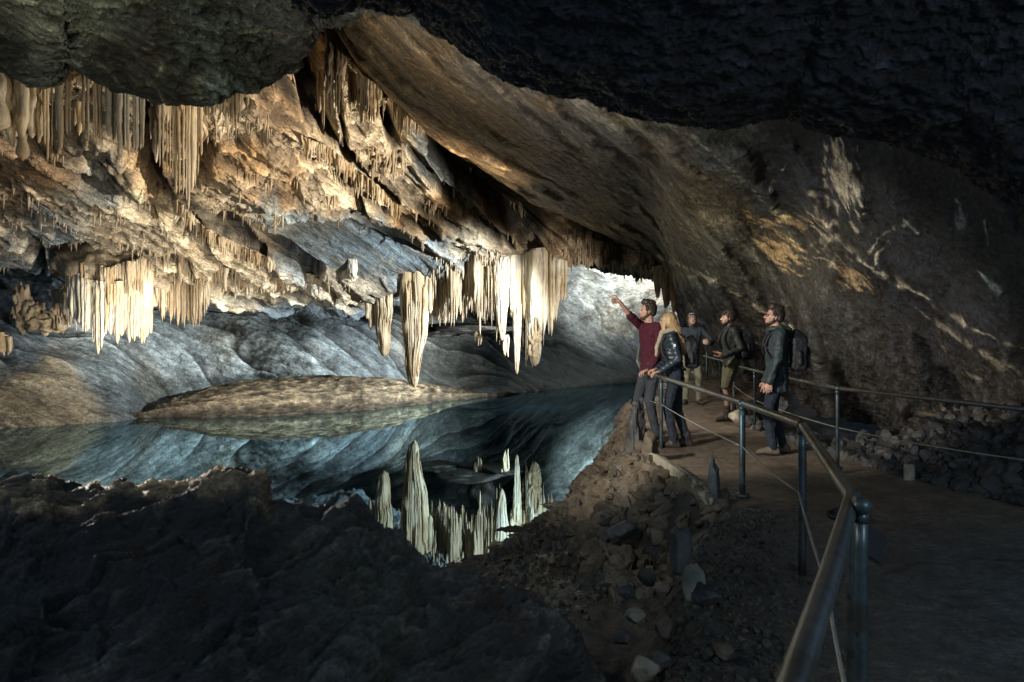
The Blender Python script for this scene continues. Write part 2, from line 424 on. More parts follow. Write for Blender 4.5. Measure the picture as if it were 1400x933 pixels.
colB = [(0, 420, DBL), (60, 440, DBL), (0, 360, DBL), (100, 360, DBL), (60, 400, DBL), (30, 470, BLU), (60, 530, TAN), (140, 510, LBL), (100, 560, TAN), (30, 570, TAN), (200, 520, GRY),
        (180, 540, BLU), (250, 490, LBL), (300, 460, GRY), (350, 450, LBL), (300, 430, LBL), (380, 470, LBL), (240, 450, LBL), (340, 490, LBL), (420, 430, BLU), (440, 490, LBL), (480, 480, BLU), (470, 440, BLU),
        (520, 500, BLU), (560, 470, GRY), (610, 470, GRY), (650, 500, GRY), (620, 440, BLU), (700, 520, BLU), (720, 480, DBL), (680, 480, DBL), (760, 500, DBL), (780, 440, BLU), (810, 400, LBL),
        (840, 440, GRY), (860, 405, (.55, .6, .58)), (885, 385, (.7, .7, .64)), (900, 400, (.7, .7, .64)), (870, 385, (.62, .66, .62)), (830, 400, LBL), (870, 480, DBL), (850, 510, DBL), (800, 500, DBL), (840, 470, DBL), (700, 500, DBL), (930, 480, DBL), (780, 380, BLU), (890, 420, LBL), (820, 470, BLU)]
def cB(px, py, P, N): return rough_col(rbf_color(px, py, colB, P, 30, 40), P, .4, .8)
M_B = rock_mat('slate_wall_rock', frB, (.5, 1.7, 1.2), .6, .07, .8, .5)
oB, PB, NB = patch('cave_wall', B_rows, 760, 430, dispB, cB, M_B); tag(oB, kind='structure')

# sediment bank along the far shore
xk = [-60, 60, 150, 190, 240, 290, 360, 440, 520, 600, 660, 710]
kb = [589, 584, 578, 577, 575, 573, 570, 566, 560, 552, 546, 541]
kt = [584, 575, 566, 556, 541, 526, 516, 511, 514, 525, 534, 539]
dk = [2.4 * F / (y - 450) for y in kb]
K_rows = [list(zip(xk, [y + 22 for y in kb], [d - .1 for d in dk])), list(zip(xk, [y + 2 for y in kb], [d - .05 for d in dk])),
          list(zip(xk, [b - (b - t) * .3 for b, t in zip(kb, kt)], [d + .7 for d in dk])),
          list(zip(xk, [b - (b - t) * .62 for b, t in zip(kb, kt)], [d + .8 for d in dk])),
          list(zip(xk, kt, [d + 2.0 for d in dk])), list(zip(xk, [t + 4 for t in kt], [d + 4 for d in dk]))]
frK = frame(np.array([1, .1, 0]), np.array([0, -.3, 1]))
def dispK(P, N):
    return .10 * fbm(P * np.array([.9, .9, .9]), 3) + .07 * ridged(P * np.array([1.2, 1.2, 6]) + 5, 5, .6) + .05 * fbm(P * np.array([3, 3, 9]), 4) - .12
def cK(px, py, P, N):
    c = np.array((.21, .16, .095)) * np.ones(P.shape); wet = sstep(-.55, -.85, P[..., 2])
    c = c * (1 - .62 * wet)[..., None]
    return rough_col(c, P, .3, 1.5)
M_K = rock_mat('sediment', frK, (.8, 1.6, 2.4), .9, .06, 1.8, .75, cracks=.3)
oK, _, _ = patch('shore_bank', K_rows, 500, 160, dispK, cK, M_K); tag(oK, kind='structure')

# long brown roof slope and the dark right hand wall (E + G), one continuous mass
bot = [(430, -40, 11.8), (500, 92, 13), (600, 186, 15.3), (720, 266, 18.6), (830, 320, 21.6), (905, 360, 23.6), (940, 440, 23), (985, 502, 21), (1065, 508, 18.5), (1150, 545, 14.2), (1280, 574, 12.3), (1400, 598, 10.3), (1570, 650, 8.4)]
top = [(430, -160, 8.5), (500, -90, 8.2), (570, -40, 8), (680, 0, 7.8), (780, 40, 7.8), (880, 80, 7.9), (950, 95, 8), (1040, 95, 8.2), (1120, 100, 8.2), (1220, 120, 7.9), (1310, 150, 7.4), (1430, 190, 6.8), (1620, 240, 5.8)]
Bt = np.array([at(*p) for p in bot]); Tp = np.array([at(*p) for p in top])
bul = np.array([0, 0, 0, 0, .1, .2, .4, .6, .7, .7, .6, .4, .3])
def rowmix(t, b): 
    R = Tp * (1 - t) + Bt * t
    R[:, 1] += bul * b * np.sin(np.pi * t) * 1.6; R[:, 2] += bul * b * np.sin(np.pi * t) * .7
    out = []
    for p in R:
        x, y = project(p); out.append((float(x), float(y), float(p[1])))
    return out
under = [(p[0] + (-12 if i < 6 else 0), p[1] + (-10 if i < 6 else 25), p[2] + (3.5 if i < 6 else .3)) for i, p in enumerate(bot)]
E_rows = [rowmix(0, 1), rowmix(.25, 1), rowmix(.5, 1), rowmix(.75, 1), rowmix(1, 1), under]
frE = frame(at(1010, 470, 20) - at(600, 60, 9.5), np.array([-.2, -.6, -1]))
def dispE(P, N):
    q = P @ frE.T
    st = np.stack([q[..., 0] * .14, q[..., 1] * .9, q[..., 2] * .6], -1)
    w = fbm(st * .8 + 2, 4)
    h = q[..., 1] * 1.5 + w * .35 + .3 * fbm(P * 1.5, 3); f = h - np.floor(h); terr = sstep(0, .8, f) * (1 - sstep(.83, 1, f)) * sstep(-.1, .3, perlin(P * .6 + 50))
    px, py = project(P)
    low = sstep(.0, 1, (py - 330 + (px - 900) * -.2) / 160)
    rg = sstep(930, 1150, px)
    fin = fbm(st * 4 + 5, 5, gain=.6)
    return .08 * w + .12 * fbm(P * .3, 3) + .02 * ridged(P * np.array([1.1, 1.1, 1.6]) + 9, 4) + (.08 + .12 * low) * terr + (.045 + .10 * low - .02 * rg) * fin + (.015 + .04 * low) * ridged(P * 3.0, 4) + .012 * fbm(P * 12, 3)
VEINS = [  # polylines in photo pixels, width, colour
    ([(1132, 180), (1150, 225), (1188, 265)], 1.5, (.46, .39, .28)),
    ([(1138, 195), (1163, 240), (1182, 292)], 1.5, (.46, .39, .28)),
    ([(1145, 230), (1166, 272), (1178, 305)], 1.5, (.46, .39, .28)),
    ([(1143, 258), (1158, 290), (1172, 318)], 1.5, (.46, .39, .28)),
    ([(1130, 200), (1127, 250), (1131, 285), (1142, 292)], 1.5, (.46, .39, .28)),
    ([(1143, 300), (1130, 318), (1112, 300)], 1.5, (.46, .39, .28)),
    ([(1143, 320), (1120, 345), (1108, 335)], 1.5, (.46, .39, .28)),
    ([(1040, 310), (1080, 300), (1110, 310), (1135, 330)], 1.5, (.46, .39, .28)),
    ([(1195, 372), (1200, 345), (1215, 330)], 1.5, (.46, .39, .28)),
    ([(1090, 350), (1120, 352), (1140, 362)], 1.5, (.46, .39, .28)),

    ([(1080, 158), (1110, 172), (1170, 185), (1240, 192), (1300, 222), (1340, 240)], 1.6, (.35, .32, .25)),
    ([(1297, 218), (1325, 228), (1352, 248)], 2.0, (.5, .45, .33)),
    ([(1144, 175), (1143, 230), (1145, 290), (1143, 330)], 3.5, (.42, .36, .26)),
    ([(1143, 325), (1170, 350), (1195, 370), (1240, 395), (1275, 412), (1330, 450), (1400, 478)], 2.6, (.45, .39, .28)),
    ([(1188, 350), (1200, 328), (1225, 312), (1243, 303)], 2.2, (.45, .40, .30)),
    ([(1110, 265), (1115, 290), (1135, 320), (1150, 335)], 3, (.40, .33, .23)), ([(1105, 290), (1130, 310)], 3, (.4, .33, .23)),
    ([(1110, 335), (1130, 330), (1142, 345), (1135, 365)], 3, (.36, .31, .23)), ([(1060, 150), (1080, 120), (1100, 105)], 1.5, (.2, .2, .17)),
    ([(930, 165), (960, 200), (990, 225), (1030, 262), (1060, 290)], 2, (.30, .28, .20)), ([(910, 130), (930, 160), (970, 165)], 1.5, (.2, .2, .17)),
    ([(1235, 300), (1255, 318)], 1.4, (.4, .42, .4)), ([(1062, 240), (1050, 272), (1075, 225)], 1.3, (.25, .25, .22)), ([(1345, 300), (1352, 335)], 1, (.3, .3, .3)),
    ([(1335, 370), (1365, 398)], 3.0, (.25, .3, .28)), ([(1310, 275), (1313, 305)], 6.0, (.22, .26, .27)),
    ([(900, 350), (980, 385), (1040, 425), (1100, 460)], 2.2, (.36, .31, .2)), ([(940, 380), (965, 372), (975, 388)], 1.8, (.4, .36, .27)),
    ([(1000, 470), (1060, 470), (1120, 500)], 1.6, (.2, .18, .13)), ([(1250, 420), (1320, 470), (1400, 520)], 3.2, (.32, .28, .2)), ([(1255, 575), (1300, 560), (1360, 568), (1400, 570)], 8, (.28, .24, .18)),
    ([(1280, 450), (1300, 500), (1340, 520)], 2, (.2, .18, .13))]
FANS = [  # centre, half sizes, tilt, streak direction, colour, strength
    (1152, 235, 24, 62, -.25, (.35, 1), (.42, .36, .26), 1.0), (1060, 302, 62, 15, .05, (1, .5), (.42, .28, .13), 1.1), (1070, 345, 48, 26, .45, (1, .6), (.42, .28, .13), 1.1),
    (1165, 380, 44, 22, .7, (1, .9), (.34, .24, .13), .9), (1313, 292, 10, 20, 0, (.2, 1), (.22, .26, .27), .8), (860, 160, 20, 16, .3, (1, 1), (.32, .29, .17), .6), (1100, 105, 40, 40, 0, (1, -.6), (.13, .13, .11), .5)]
def paint_veins(px, py, P, col):
    j = 6 * fbm(P * 3.2 + 60, 4); j2 = 6 * fbm(P * 3.2 + 80, 4)
    X, Y = px + j, py + j2
    for pl, wd, c in VEINS:
        d = np.full(px.shape, 1e9)
        for a, b in zip(pl[:-1], pl[1:]):
            a = np.array(a, float); b = np.array(b, float); ab = b - a
            t = np.clip(((X - a[0]) * ab[0] + (Y - a[1]) * ab[1]) / (ab @ ab), 0, 1)
            d = np.minimum(d, np.hypot(X - a[0] - t * ab[0], Y - a[1] - t * ab[1]))
        ww = wd * (1.0 + 1.6 * perlin(P * 2.4 + 7))
        m = np.exp(-(d / np.maximum(ww, .5)) ** 2) * sstep(-.35, .15, perlin(P * 5 + 2))
        col = col * (1 - m[..., None]) + np.array(c) * 1.7 * m[..., None]
    for cx, cy, hx, hy, an, sd, c, s in FANS:
        u = (X - cx) * math.cos(an) + (Y - cy) * math.sin(an); v = -(X - cx) * math.sin(an) + (Y - cy) * math.cos(an)
        r = np.sqrt((u / hx) ** 2 + (v / hy) ** 2); sd = unit(sd)
        al = X * sd[0] + Y * sd[1]; ac = -X * sd[1] + Y * sd[0]
        st = fbm(np.stack([al * .02, ac * .16, al * 0 + cx], -1), 4, gain=.7)
        m = sstep(.0, .35, (1.05 - r) * .8 + st * 1.5 - .25) * s; m = np.clip(m, 0, 1) * sstep(1.5, 1.1, r)
        col = col * (1 - m[..., None]) + np.array(c) * 1.7 * m[..., None]
    return col
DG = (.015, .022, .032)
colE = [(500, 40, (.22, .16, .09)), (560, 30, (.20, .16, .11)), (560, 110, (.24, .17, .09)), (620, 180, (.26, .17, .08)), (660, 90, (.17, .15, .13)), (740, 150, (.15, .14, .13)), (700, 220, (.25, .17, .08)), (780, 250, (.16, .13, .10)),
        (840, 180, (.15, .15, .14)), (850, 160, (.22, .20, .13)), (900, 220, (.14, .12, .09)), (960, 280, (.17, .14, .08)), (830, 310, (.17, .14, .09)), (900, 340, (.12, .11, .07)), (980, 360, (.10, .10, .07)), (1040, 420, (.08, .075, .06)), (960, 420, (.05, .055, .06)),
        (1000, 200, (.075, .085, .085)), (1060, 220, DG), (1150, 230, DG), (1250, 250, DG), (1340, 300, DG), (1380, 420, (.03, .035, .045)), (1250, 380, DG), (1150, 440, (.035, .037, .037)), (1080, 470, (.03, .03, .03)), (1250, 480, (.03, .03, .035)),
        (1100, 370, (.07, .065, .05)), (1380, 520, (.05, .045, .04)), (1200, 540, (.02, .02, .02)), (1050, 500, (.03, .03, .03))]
def cE(px, py, P, N):
    q = P @ frE.T
    c = rbf_color(px, py, colE, P, 22, 55)
    s = fbm(np.stack([q[..., 0] * .35, q[..., 1] * 5, q[..., 2] * 3], -1), 5, gain=.65)
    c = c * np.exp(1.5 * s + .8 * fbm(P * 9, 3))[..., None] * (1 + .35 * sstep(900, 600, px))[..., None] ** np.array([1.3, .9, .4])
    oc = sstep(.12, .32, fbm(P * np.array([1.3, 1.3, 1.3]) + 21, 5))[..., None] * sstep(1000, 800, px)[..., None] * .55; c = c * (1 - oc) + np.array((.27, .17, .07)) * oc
    return paint_veins(px, py, P, c)
M_E = rock_mat('slope_rock', frE, (.55, 2.2, 1.6), .7, .05, 1.3, .55, cracks=.35)
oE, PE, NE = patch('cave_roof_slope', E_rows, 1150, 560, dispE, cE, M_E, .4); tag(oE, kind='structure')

# black near ceiling (F)
fl = [(400, 2), (440, 14), (468, 12), (485, 2), (520, 10), (548, 16), (560, 8), (590, 30), (620, 50), (655, 78), (690, 100), (740, 118), (790, 127), (830, 136), (870, 150), (930, 164), (985, 168), (1040, 160), (1085, 154), (1110, 166), (1170, 180), (1225, 188), (1290, 214), (1330, 236), (1370, 262), (1420, 285), (1500, 330)]
F_rows = [[(x, y - 60, 7.5) for x, y in fl], [(x, y - 12, 5.6) for x, y in fl], [(x, y, 5.2) for x, y in fl], [(x + 8, y - 45, 4.5) for x, y in fl], [(x + 30, y * .6 - 120, 3.7) for x, y in fl], [(700 + (x - 700) * 1.15, y * .3 - 330, 2.7) for x, y in fl]]
frF = frame(np.array([.6, .5, .5]), np.array([0, -.5, -1]))
def dispF(P, N):
    return .06 * fbm(P * .9 + 2, 3) + .06 * ridged(P * 3.5 + 1, 5, .65) + .03 * fbm(P * 11, 4) 
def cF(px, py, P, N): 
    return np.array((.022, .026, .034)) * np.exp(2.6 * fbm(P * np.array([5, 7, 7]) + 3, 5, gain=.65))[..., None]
M_F = rock_mat('black_ceiling_rock', frF, (1.5, 4, 3), 1.0, .03, 2.2, .42, cracks=.2, var=(.3, 1.9), spec=.5)
oF, _, _ = patch('cave_ceiling', F_rows, 800, 320, dispF, cF, M_F); tag(oF, kind='structure')

# grey-green hanging ceiling lump, upper left (D)
dl = [(-160, 50), (-60, 70), (0, 80), (35, 90), (62, 97), (88, 80), (120, 86), (155, 100), (190, 116), (238, 131), (285, 127), (325, 110), (365, 97), (400, 86), (418, 58), (438, 28), (470, 14), (520, 10), (600, 30)]
D_rows = [[(x, y - 50, 13.5) for x, y in dl], [(x, y - 10, 10.8) for x, y in dl], [(x, y, 10.2) for x, y in dl], [(x, y * .75 - 4, 9.6) for x, y in dl], [(x, y * .3 - 20, 8.6) for x, y in dl], [(x, y * .1 - 90, 7.2) for x, y in dl], [(700 + (x - 700) * 1.1, -260, 5.2) for x, y in dl]]
frD = frame(np.array([.75, .2, -.6]), np.array([0, -.7, -1]))
def dispD(P, N):
    v = P @ frD.T
    return .30 * fbm(P * .5 + 12, 3) + .16 * ridged(P * .8, 4) + .16 * fbm(v * np.array([.6, 3, 2]), 5, gain=.65) + .07 * ridged(P * 3 + 4, 4, .6) + .03 * fbm(P * 9, 4)
colD = [(50, 30, (.30, .29, .21)), (120, 30, (.26, .27, .2)), (20, 60, (.05, .05, .04)), (90, 75, (.25, .26, .2)), (150, 80, (.06, .05, .035)), (200, 90, (.07, .06, .04)), (240, 110, (.06, .055, .04)), (220, 40, (.07, .07, .05)), (285, 100, (.20, .24, .20)), (280, 30, (.14, .18, .14)), (270, 70, (.12, .15, .12)),
        (330, 70, (.06, .07, .05)), (380, 40, (.08, .1, .08)), (430, 5, (.06, .07, .06)), (330, 20, (.09, .11, .08)), (400, 70, (.05, .05, .04))]
def cD(px, py, P, N): 
    c = rbf_color(px, py, colD, P, 34, 34); q_ = P @ frD.T; m = sstep(.0, .22, fbm(q_ * np.array([1.2, 4.5, 3.5]) + 9, 6, gain=.68))[..., None]; c = c * (1 - .75 * m) + np.array((.03, .03, .022)) * .75 * m
    v = np.exp(-(perlin(P * .9 + 5) / .018) ** 2)[..., None] * .5; c = c * (1 - v) + np.array((.42, .36, .22)) * v
    return rough_col(c, P, .5, 3)
M_D = rock_mat('greenish_ceiling_rock', frD, (.7, 3, 2), .8, .05, 1.6, .6)
oD, _, _ = patch('cave_ceiling_bulge', D_rows, 520, 300, dispD, cD, M_D); tag(oD, kind='structure')

# darkness at the far end of the gallery
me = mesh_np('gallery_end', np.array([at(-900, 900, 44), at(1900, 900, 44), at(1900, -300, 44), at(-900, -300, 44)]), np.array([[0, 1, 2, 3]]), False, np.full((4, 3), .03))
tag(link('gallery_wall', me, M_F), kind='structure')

# ------------------------------------------------------------------ ground
eD = np.array([1.0, 2.4, 3.0, 3.4, 4.0, 4.7, 5.3, 5.8, 6.3, 6.8, 7.5, 8.6, 10.2, 12, 14.8, 18, 22, 30, 45])
eX = np.array([.1, .35, .60, .80, .98, 1.12, 1.22, 1.45, 1.74, 1.80, 1.66, 1.58, 1.70, 1.9, 2.2, 3.0, 4.2, 6.5, 8.5])
def edge_x(y): return np.interp(y, eD, eX)
def shore_t(y): return np.interp(y, [0, 5, 7, 8.2, 10.45, 13.7, 20], [7, 5, 2.6, 1.65, 1.02, .42, .3])
def right_x(y): return np.interp(y, [0, 4, 6.8, 8.2, 11.7, 14, 17, 20, 45], [6.5, 5.2, 4.45, 4.1, 3.75, 3.95, 5.2, 7.5, 14])
def path_z(x, y): return .055 * np.maximum(y - 13, 0) * .5
def ground_z(x, y):
    P = np.stack([x, y, 0 * x], -1)
    t = edge_x(y) + .07 * perlin(P * 1.3) - x
    base = path_z(x, y) * sstep(.7, .1, t)
    left = -.70 * sstep(0, .38 + .25 * sstep(6.2, 4, y) + .45 * sstep(7.0, 8.2, y) * sstep(14, 12, y), t) - .20 * np.clip((t - .2) / shore_t(y), 0, 3) 
    lz = np.maximum(left, -1.6)
    r = x - right_x(y)
    pit = sstep(9.5, 11.5, y) * sstep(19.5, 16.5, y)
    right = (.38 * sstep(0, 1.3, r) + .22 * np.clip(r - 1.3, 0, 5)) * (1 - pit) - pit * .55 * sstep(0, .8, r) + .6 * np.clip(r - 3.5, 0, 6) * pit
    on = sstep(.12, -.1, t) * sstep(.1, -.1, r)
    nz = (.012 * fbm(P * 2.2, 3) + .004 * fbm(P * 14, 3)) * on + (1 - on) * (.09 * fbm(P * 1.7 + 3, 3) + .05 * ridged(P * 5, 4) + .014 * fbm(P * 22, 2))
    # rougher trodden edge inside the left rail
    inner = sstep(1.1, .0, -t) * sstep(7.2, 6.3, y)
    nz = nz + inner * (.02 * ridged(P * 6 + 9, 3) + .012 * fbm(P * 20 + 4, 3))
    return base + lz + right + nz, on * (1 - inner * .9), t, r
ny, nx = 620, 460
yy = 1.0 * (45 / 1.0) ** np.linspace(0, 1, ny) - .6
ux = np.linspace(-1, 1, nx); 
YY = np.repeat(yy[:, None], nx, 1); XX = 1.8 + (np.sign(ux) * np.abs(ux) ** 1.4)[None] * (4.2 + yy[:, None] * .55)
Z, ON, TT, RR = ground_z(XX, YY)
PG = np.stack([XX, YY, Z], -1)
pth = np.array((.18, .135, .095)); grv = np.array((.040, .036, .030)); dry = np.array((.06, .055, .05))
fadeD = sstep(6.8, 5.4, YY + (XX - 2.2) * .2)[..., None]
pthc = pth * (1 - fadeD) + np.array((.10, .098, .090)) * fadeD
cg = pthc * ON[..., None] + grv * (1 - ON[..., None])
shal = (sstep(1.9, .6, TT) * sstep(.1, .5, TT))[..., None]
cg = cg * (1 - .0 * shal)
ml = sstep(-.72, -.86, Z)[..., None]; cg = cg * (1 - .45 * ml)
cg = rough_col(cg, PG, .45, 2.6) * (1 + .5 * fbm(PG * np.array([9, 9, 9]) + 4, 3))[..., None]
pudd = sstep(.12, .3, fbm(PG * np.array([.8, .5, 1]) + 77, 3)) * ON
cg = cg * (1 - .35 * pudd)[..., None]
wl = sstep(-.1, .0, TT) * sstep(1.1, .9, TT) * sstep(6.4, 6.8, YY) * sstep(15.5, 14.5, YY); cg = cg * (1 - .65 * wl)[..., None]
ck = np.abs(YY - np.interp(XX, [1.6, 2.1, 2.57, 3.3, 4.5], [4.9, 4.8, 5.1, 5.2, 5.15]) + .10 * perlin(PG * 2.5) + .04 * perlin(PG * 9)); ckm = np.exp(-(ck / .018) ** 2) * ON * sstep(1.9, 2.2, XX)
cg = cg * (1 - .75 * ckm)[..., None]; PG[..., 2] -= .008 * ckm
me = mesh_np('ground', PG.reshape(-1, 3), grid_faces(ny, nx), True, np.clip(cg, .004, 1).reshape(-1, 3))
M_G = rock_mat('ground_surface', np.eye(3), (6, 6, 6), .9, .02, 1.2, .62, cracks=.15, var=(.5, 1.5), spec=.4)
_nt = M_G.node_tree; _b = [n for n in _nt.nodes if n.type == 'BSDF_PRINCIPLED'][0]; _tc = _nt.nodes.new('ShaderNodeTexCoord')
_nt.links.new(ramp(_nt, noise(_nt, _tc.outputs['Object'], .9, 5, .6), [(.46, .7), (.58, .24)]), _b.inputs['Roughness'])
tag(link('ground', me, M_G), kind='structure')

# lake
mw, nt, b = new_mat('lake_water')
nt.nodes.remove(b); out = [n for n in nt.nodes if n.type == 'OUTPUT_MATERIAL'][0]
gl = nd(nt, 'ShaderNodeBsdfGlossy', Roughness=.015); gl.inputs['Color'].default_value = (.52, .70, .78, 1)
dfu = nd(nt, 'ShaderNodeBsdfDiffuse'); dfu.inputs['Color'].default_value = (.004, .014, .018, 1)
fr_ = nd(nt, 'ShaderNodeFresnel', IOR=1.7); mx = nt.nodes.new('ShaderNodeMixShader')
vv = mapped(nt, (0, 0, 0), (1.6, .7, 1)); nn = noise(nt, vv, .9, 3, .5); bp = nd(nt, 'ShaderNodeBump', Strength=.10, Distance=.01)
nt.links.new(nn, bp.inputs['Height']); nt.links.new(bp.outputs[0], gl.inputs['Normal'])
nt.links.new(ramp(nt, fr_.outputs[0], [(0, .06), (.55, .85)]), mx.inputs[0]); nt.links.new(dfu.outputs[0], mx.inputs[1]); nt.links.new(gl.outputs[0], mx.inputs[2]); nt.links.new(mx.outputs[0], out.inputs[0])
me = mesh_np('lake', np.array([[-30, 2, WATER], [30, 2, WATER], [30, 44, WATER], [-30, 44, WATER]]), np.array([[0, 1, 2, 3]]), False)
tag(link('lake_water', me, mw), kind='structure')

# foreground boulder
sil = [(-190, 650), (-90, 655), (-20, 668), (15, 662), (40, 655), (70, 664), (95, 672), (130, 668), (160, 662), (215, 658), (260, 650), (300, 642), (335, 645), (355, 656), (372, 688), (420, 692), (480, 694), (510, 705), (535, 722), (565, 748), (590, 768), (640, 786), (672, 805), (705, 816), (740, 832), (772, 866), (795, 895), (812, 935), (830, 1000)]
def dsil(x): return 2.75 - .0003 * x
Bo_rows = [[(x, y + 170, dsil(x) + 1.7) for x, y in sil], [(x, y + 40, dsil(x) + .8) for x, y in sil], [(x, y, dsil(x) + .15) for x, y in sil], [(x - 4, y + 22, dsil(x) - .12) for x, y in sil],
           [(x - 10, y + 90, dsil(x) - .3) for x, y in sil], [(x - 25, y + 190, dsil(x) - .5) for x, y in sil], [(x - 60, y + 420, dsil(x) - .8) for x, y in sil], [(x - 120, y + 900, dsil(x) - .9) for x, y in sil]]
frO = frame(np.array([.8, .2, .45]), np.array([0, -1, .6]))
def dispO(P, N):
    q = P @ frO.T
    e = sstep(0, .2, np.linspace(0, 1, P.shape[0]))[:, None]
    cell = np.floor(P @ frO.T * np.array([2.2, 5, 4]) + 1.2 * fbm(P * 3, 3)[..., None]); blk = perlin(cell * 1.7 + .37)
    return e * (.07 * fbm(P * 2.6, 3) + .03 * blk + .10 * ridged(q * np.array([1.6, 4.2, 3.2]) + 3, 6, .5) + .032 * ridged(q * np.array([7, 15, 12]), 4, .6) + .008 * fbm(P * 26, 3)) - .09
def cO(px, py, P, N):
    q = P @ frO.T; c = np.array((.017, .0145, .012)) * np.exp(4.6 * fbm(q * np.array([3.5, 11, 8]) + 3, 6, gain=.65) + 1.2 * fbm(P * 1.8, 2))[..., None]
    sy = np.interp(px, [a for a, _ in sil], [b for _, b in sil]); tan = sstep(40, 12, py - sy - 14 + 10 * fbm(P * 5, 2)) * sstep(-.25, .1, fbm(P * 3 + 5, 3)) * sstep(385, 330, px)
    c = c * (1 - tan[..., None]) + np.array((.46, .30, .15)) * tan[..., None]  # warm rim light along the crest painted into the colour
    gr = np.exp(-((px - 500 + 6 * fbm(P * 6)) / 70) ** 2) * sstep(700, 780, py) * .7
    return c * (1 - gr[..., None]) + np.array((.05, .058, .045)) * gr[..., None] * (1 + fbm(P * 8, 3))[..., None]
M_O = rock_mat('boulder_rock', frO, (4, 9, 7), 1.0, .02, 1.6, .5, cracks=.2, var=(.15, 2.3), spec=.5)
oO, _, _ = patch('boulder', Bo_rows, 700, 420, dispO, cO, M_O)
tag(oO, 'huge dark rugged boulder closest to the camera in front of the lake', 'boulder')
# ------------------------------------------------------------------ depth lookup on finished rock
class Surf:
    def __init__(s, *Ps):
        s.c = 4; s.D = np.full((330, 500), 1e9)
        for P in Ps:
            px, py = project(P.reshape(-1, 3)); D = P.reshape(-1, 3)[:, 1]
            ix = ((px + 200) / s.c).astype(int); iy = ((py + 200) / s.c).astype(int)
            ok = (ix >= 0) & (ix < 500) & (iy >= 0) & (iy < 330)
            np.minimum.at(s.D, (iy[ok], ix[ok]), D[ok])
    def __call__(s, px, py, default=22.):
        ix = int((px + 200) / s.c); iy = int((py + 200) / s.c)
        w = s.D[max(iy - 1, 0):iy + 2, max(ix - 1, 0):ix + 2]; w = w[w < 1e8]
        return float(np.median(w)) if len(w) else default
SC, SB, SE = Surf(PC), Surf(PB), Surf(PE)

M_cal = calcite_mat('calcite', (.62, .52, .36), (.42, .29, .15), (.28, .18, .09))
M_calw = calcite_mat('white_calcite', (.76, .71, .58), (.60, .47, .28), (.42, .29, .15))
M_cald = calcite_mat('brown_calcite', (.52, .42, .28), (.30, .21, .12), (.17, .13, .09))
M_calg = calcite_mat('grey_calcite', (.48, .44, .35), (.30, .28, .23), (.30, .22, .12))

def ip(pl, x):
    a = np.array(pl, float); return float(np.interp(x, a[:, 0], a[:, 1]))

def curtain(mb, top, bot, n, rpx, D=None, layers=2, jit=.18, pw=.35, doff=-.15, fold=.3, k=22, m=8, wob=.25, bulge=.1, taper=.2, flute=.14, sq=1.0, back=.62):
    x0, x1 = top[0][0], top[-1][0]; sd = RNG.uniform(0, 99)
    for L in range(layers):
        for i in range(n):
            u = (i + .5 + RNG.uniform(-.35, .35) + .5 * (L % 2)) / n; px = x0 + (x1 - x0) * min(u, 1)
            ty = ip(top, px) + RNG.uniform(-2, 2); by = ip(bot, px) + RNG.uniform(-1, .35) * jit * (ip(bot, px) - ty)
            if L: by = ty + (by - ty) * RNG.uniform(.6, .95)
            d = (D(px) if callable(D) else (D if D else SC(px, ty))) + doff
            ln_ = 1 + .28 * float(perlin(np.array([px * .11, sd + 5, L * 3.]))) ; by = ty + (by - ty) * ln_
            d += fold * float(perlin(np.array([px * .05, sd, 0]))) + L * rpx * 1.3 * d / F
            ln = max(by - ty, 4) * d / F; r = rpx * d / F * min(math.exp(RNG.normal() * .38), 2.1)
            mb.spike(at(px, ty, d) + np.array([0, 0, r]), ln + r, r, r * taper, m=m, k=k, pw=pw, wob=wob, bulge=bulge, flute=flute, sq=sq)
    nx_, nz_ = max(12, int((x1 - x0) * .9)), 26          # fused calcite sheet behind the straws
    xs_ = np.linspace(x0, x1, nx_); G_ = np.zeros((nz_, nx_, 3))
    for i, px in enumerate(xs_):
        ty = ip(top, px); by = ty + (ip(bot, px) - ty) * back * (.8 + .5 * float(perlin(np.array([px * .21, sd, 4.]))))
        d = (D(px) if callable(D) else (D if D else SC(px, ty))) + doff + fold * float(perlin(np.array([px * .05, sd, 0])))
        for k_ in range(nz_):
            t_ = k_ / (nz_ - 1); p_ = at(px, ty - 4 + (by - ty + 4) * t_, d + rpx * 1.2 * d / F); G_[k_, i] = p_
    G_[..., 1] += -.22 * fbm(G_ * np.array([5, 5, .8]) + sd, 3) - .10 * ridged(G_ * np.array([9, 9, 1.0]) + sd, 2) + .35 * np.linspace(0, 1, nz_)[:, None] ** 2
    mb.add(G_.reshape(-1, 3), grid_faces(nz_, nx_))

def formation(name, label, group, mat, fn, cat='stalactite'):
    mb = MB(); fn(mb); o = link(name, mb.mesh(name), mat); return tag(o, label, cat, group)

def lumps(mb, pts, amp=.3, fr=1.5, sub=4):
    for px, py, D, rx, ry, *rest in pts:
        rd = rest[0] if rest else min(rx, ry)
        c = at(px, py, D); V, T = ICO[sub]; sd = RNG.uniform(0, 99)
        W = V * np.array([rx, rd, ry]) * D / F
        d = fbm(V * fr + sd, 3) * amp * 2 + .16 * ridged((W + c) * np.array([3.5, 3.5, 1.2]), 4) + .05 * fbm((W + c) * 9, 3)
        mb.add(W * (1 + d)[:, None] + c, T[:, [0, 1, 2, 2]])

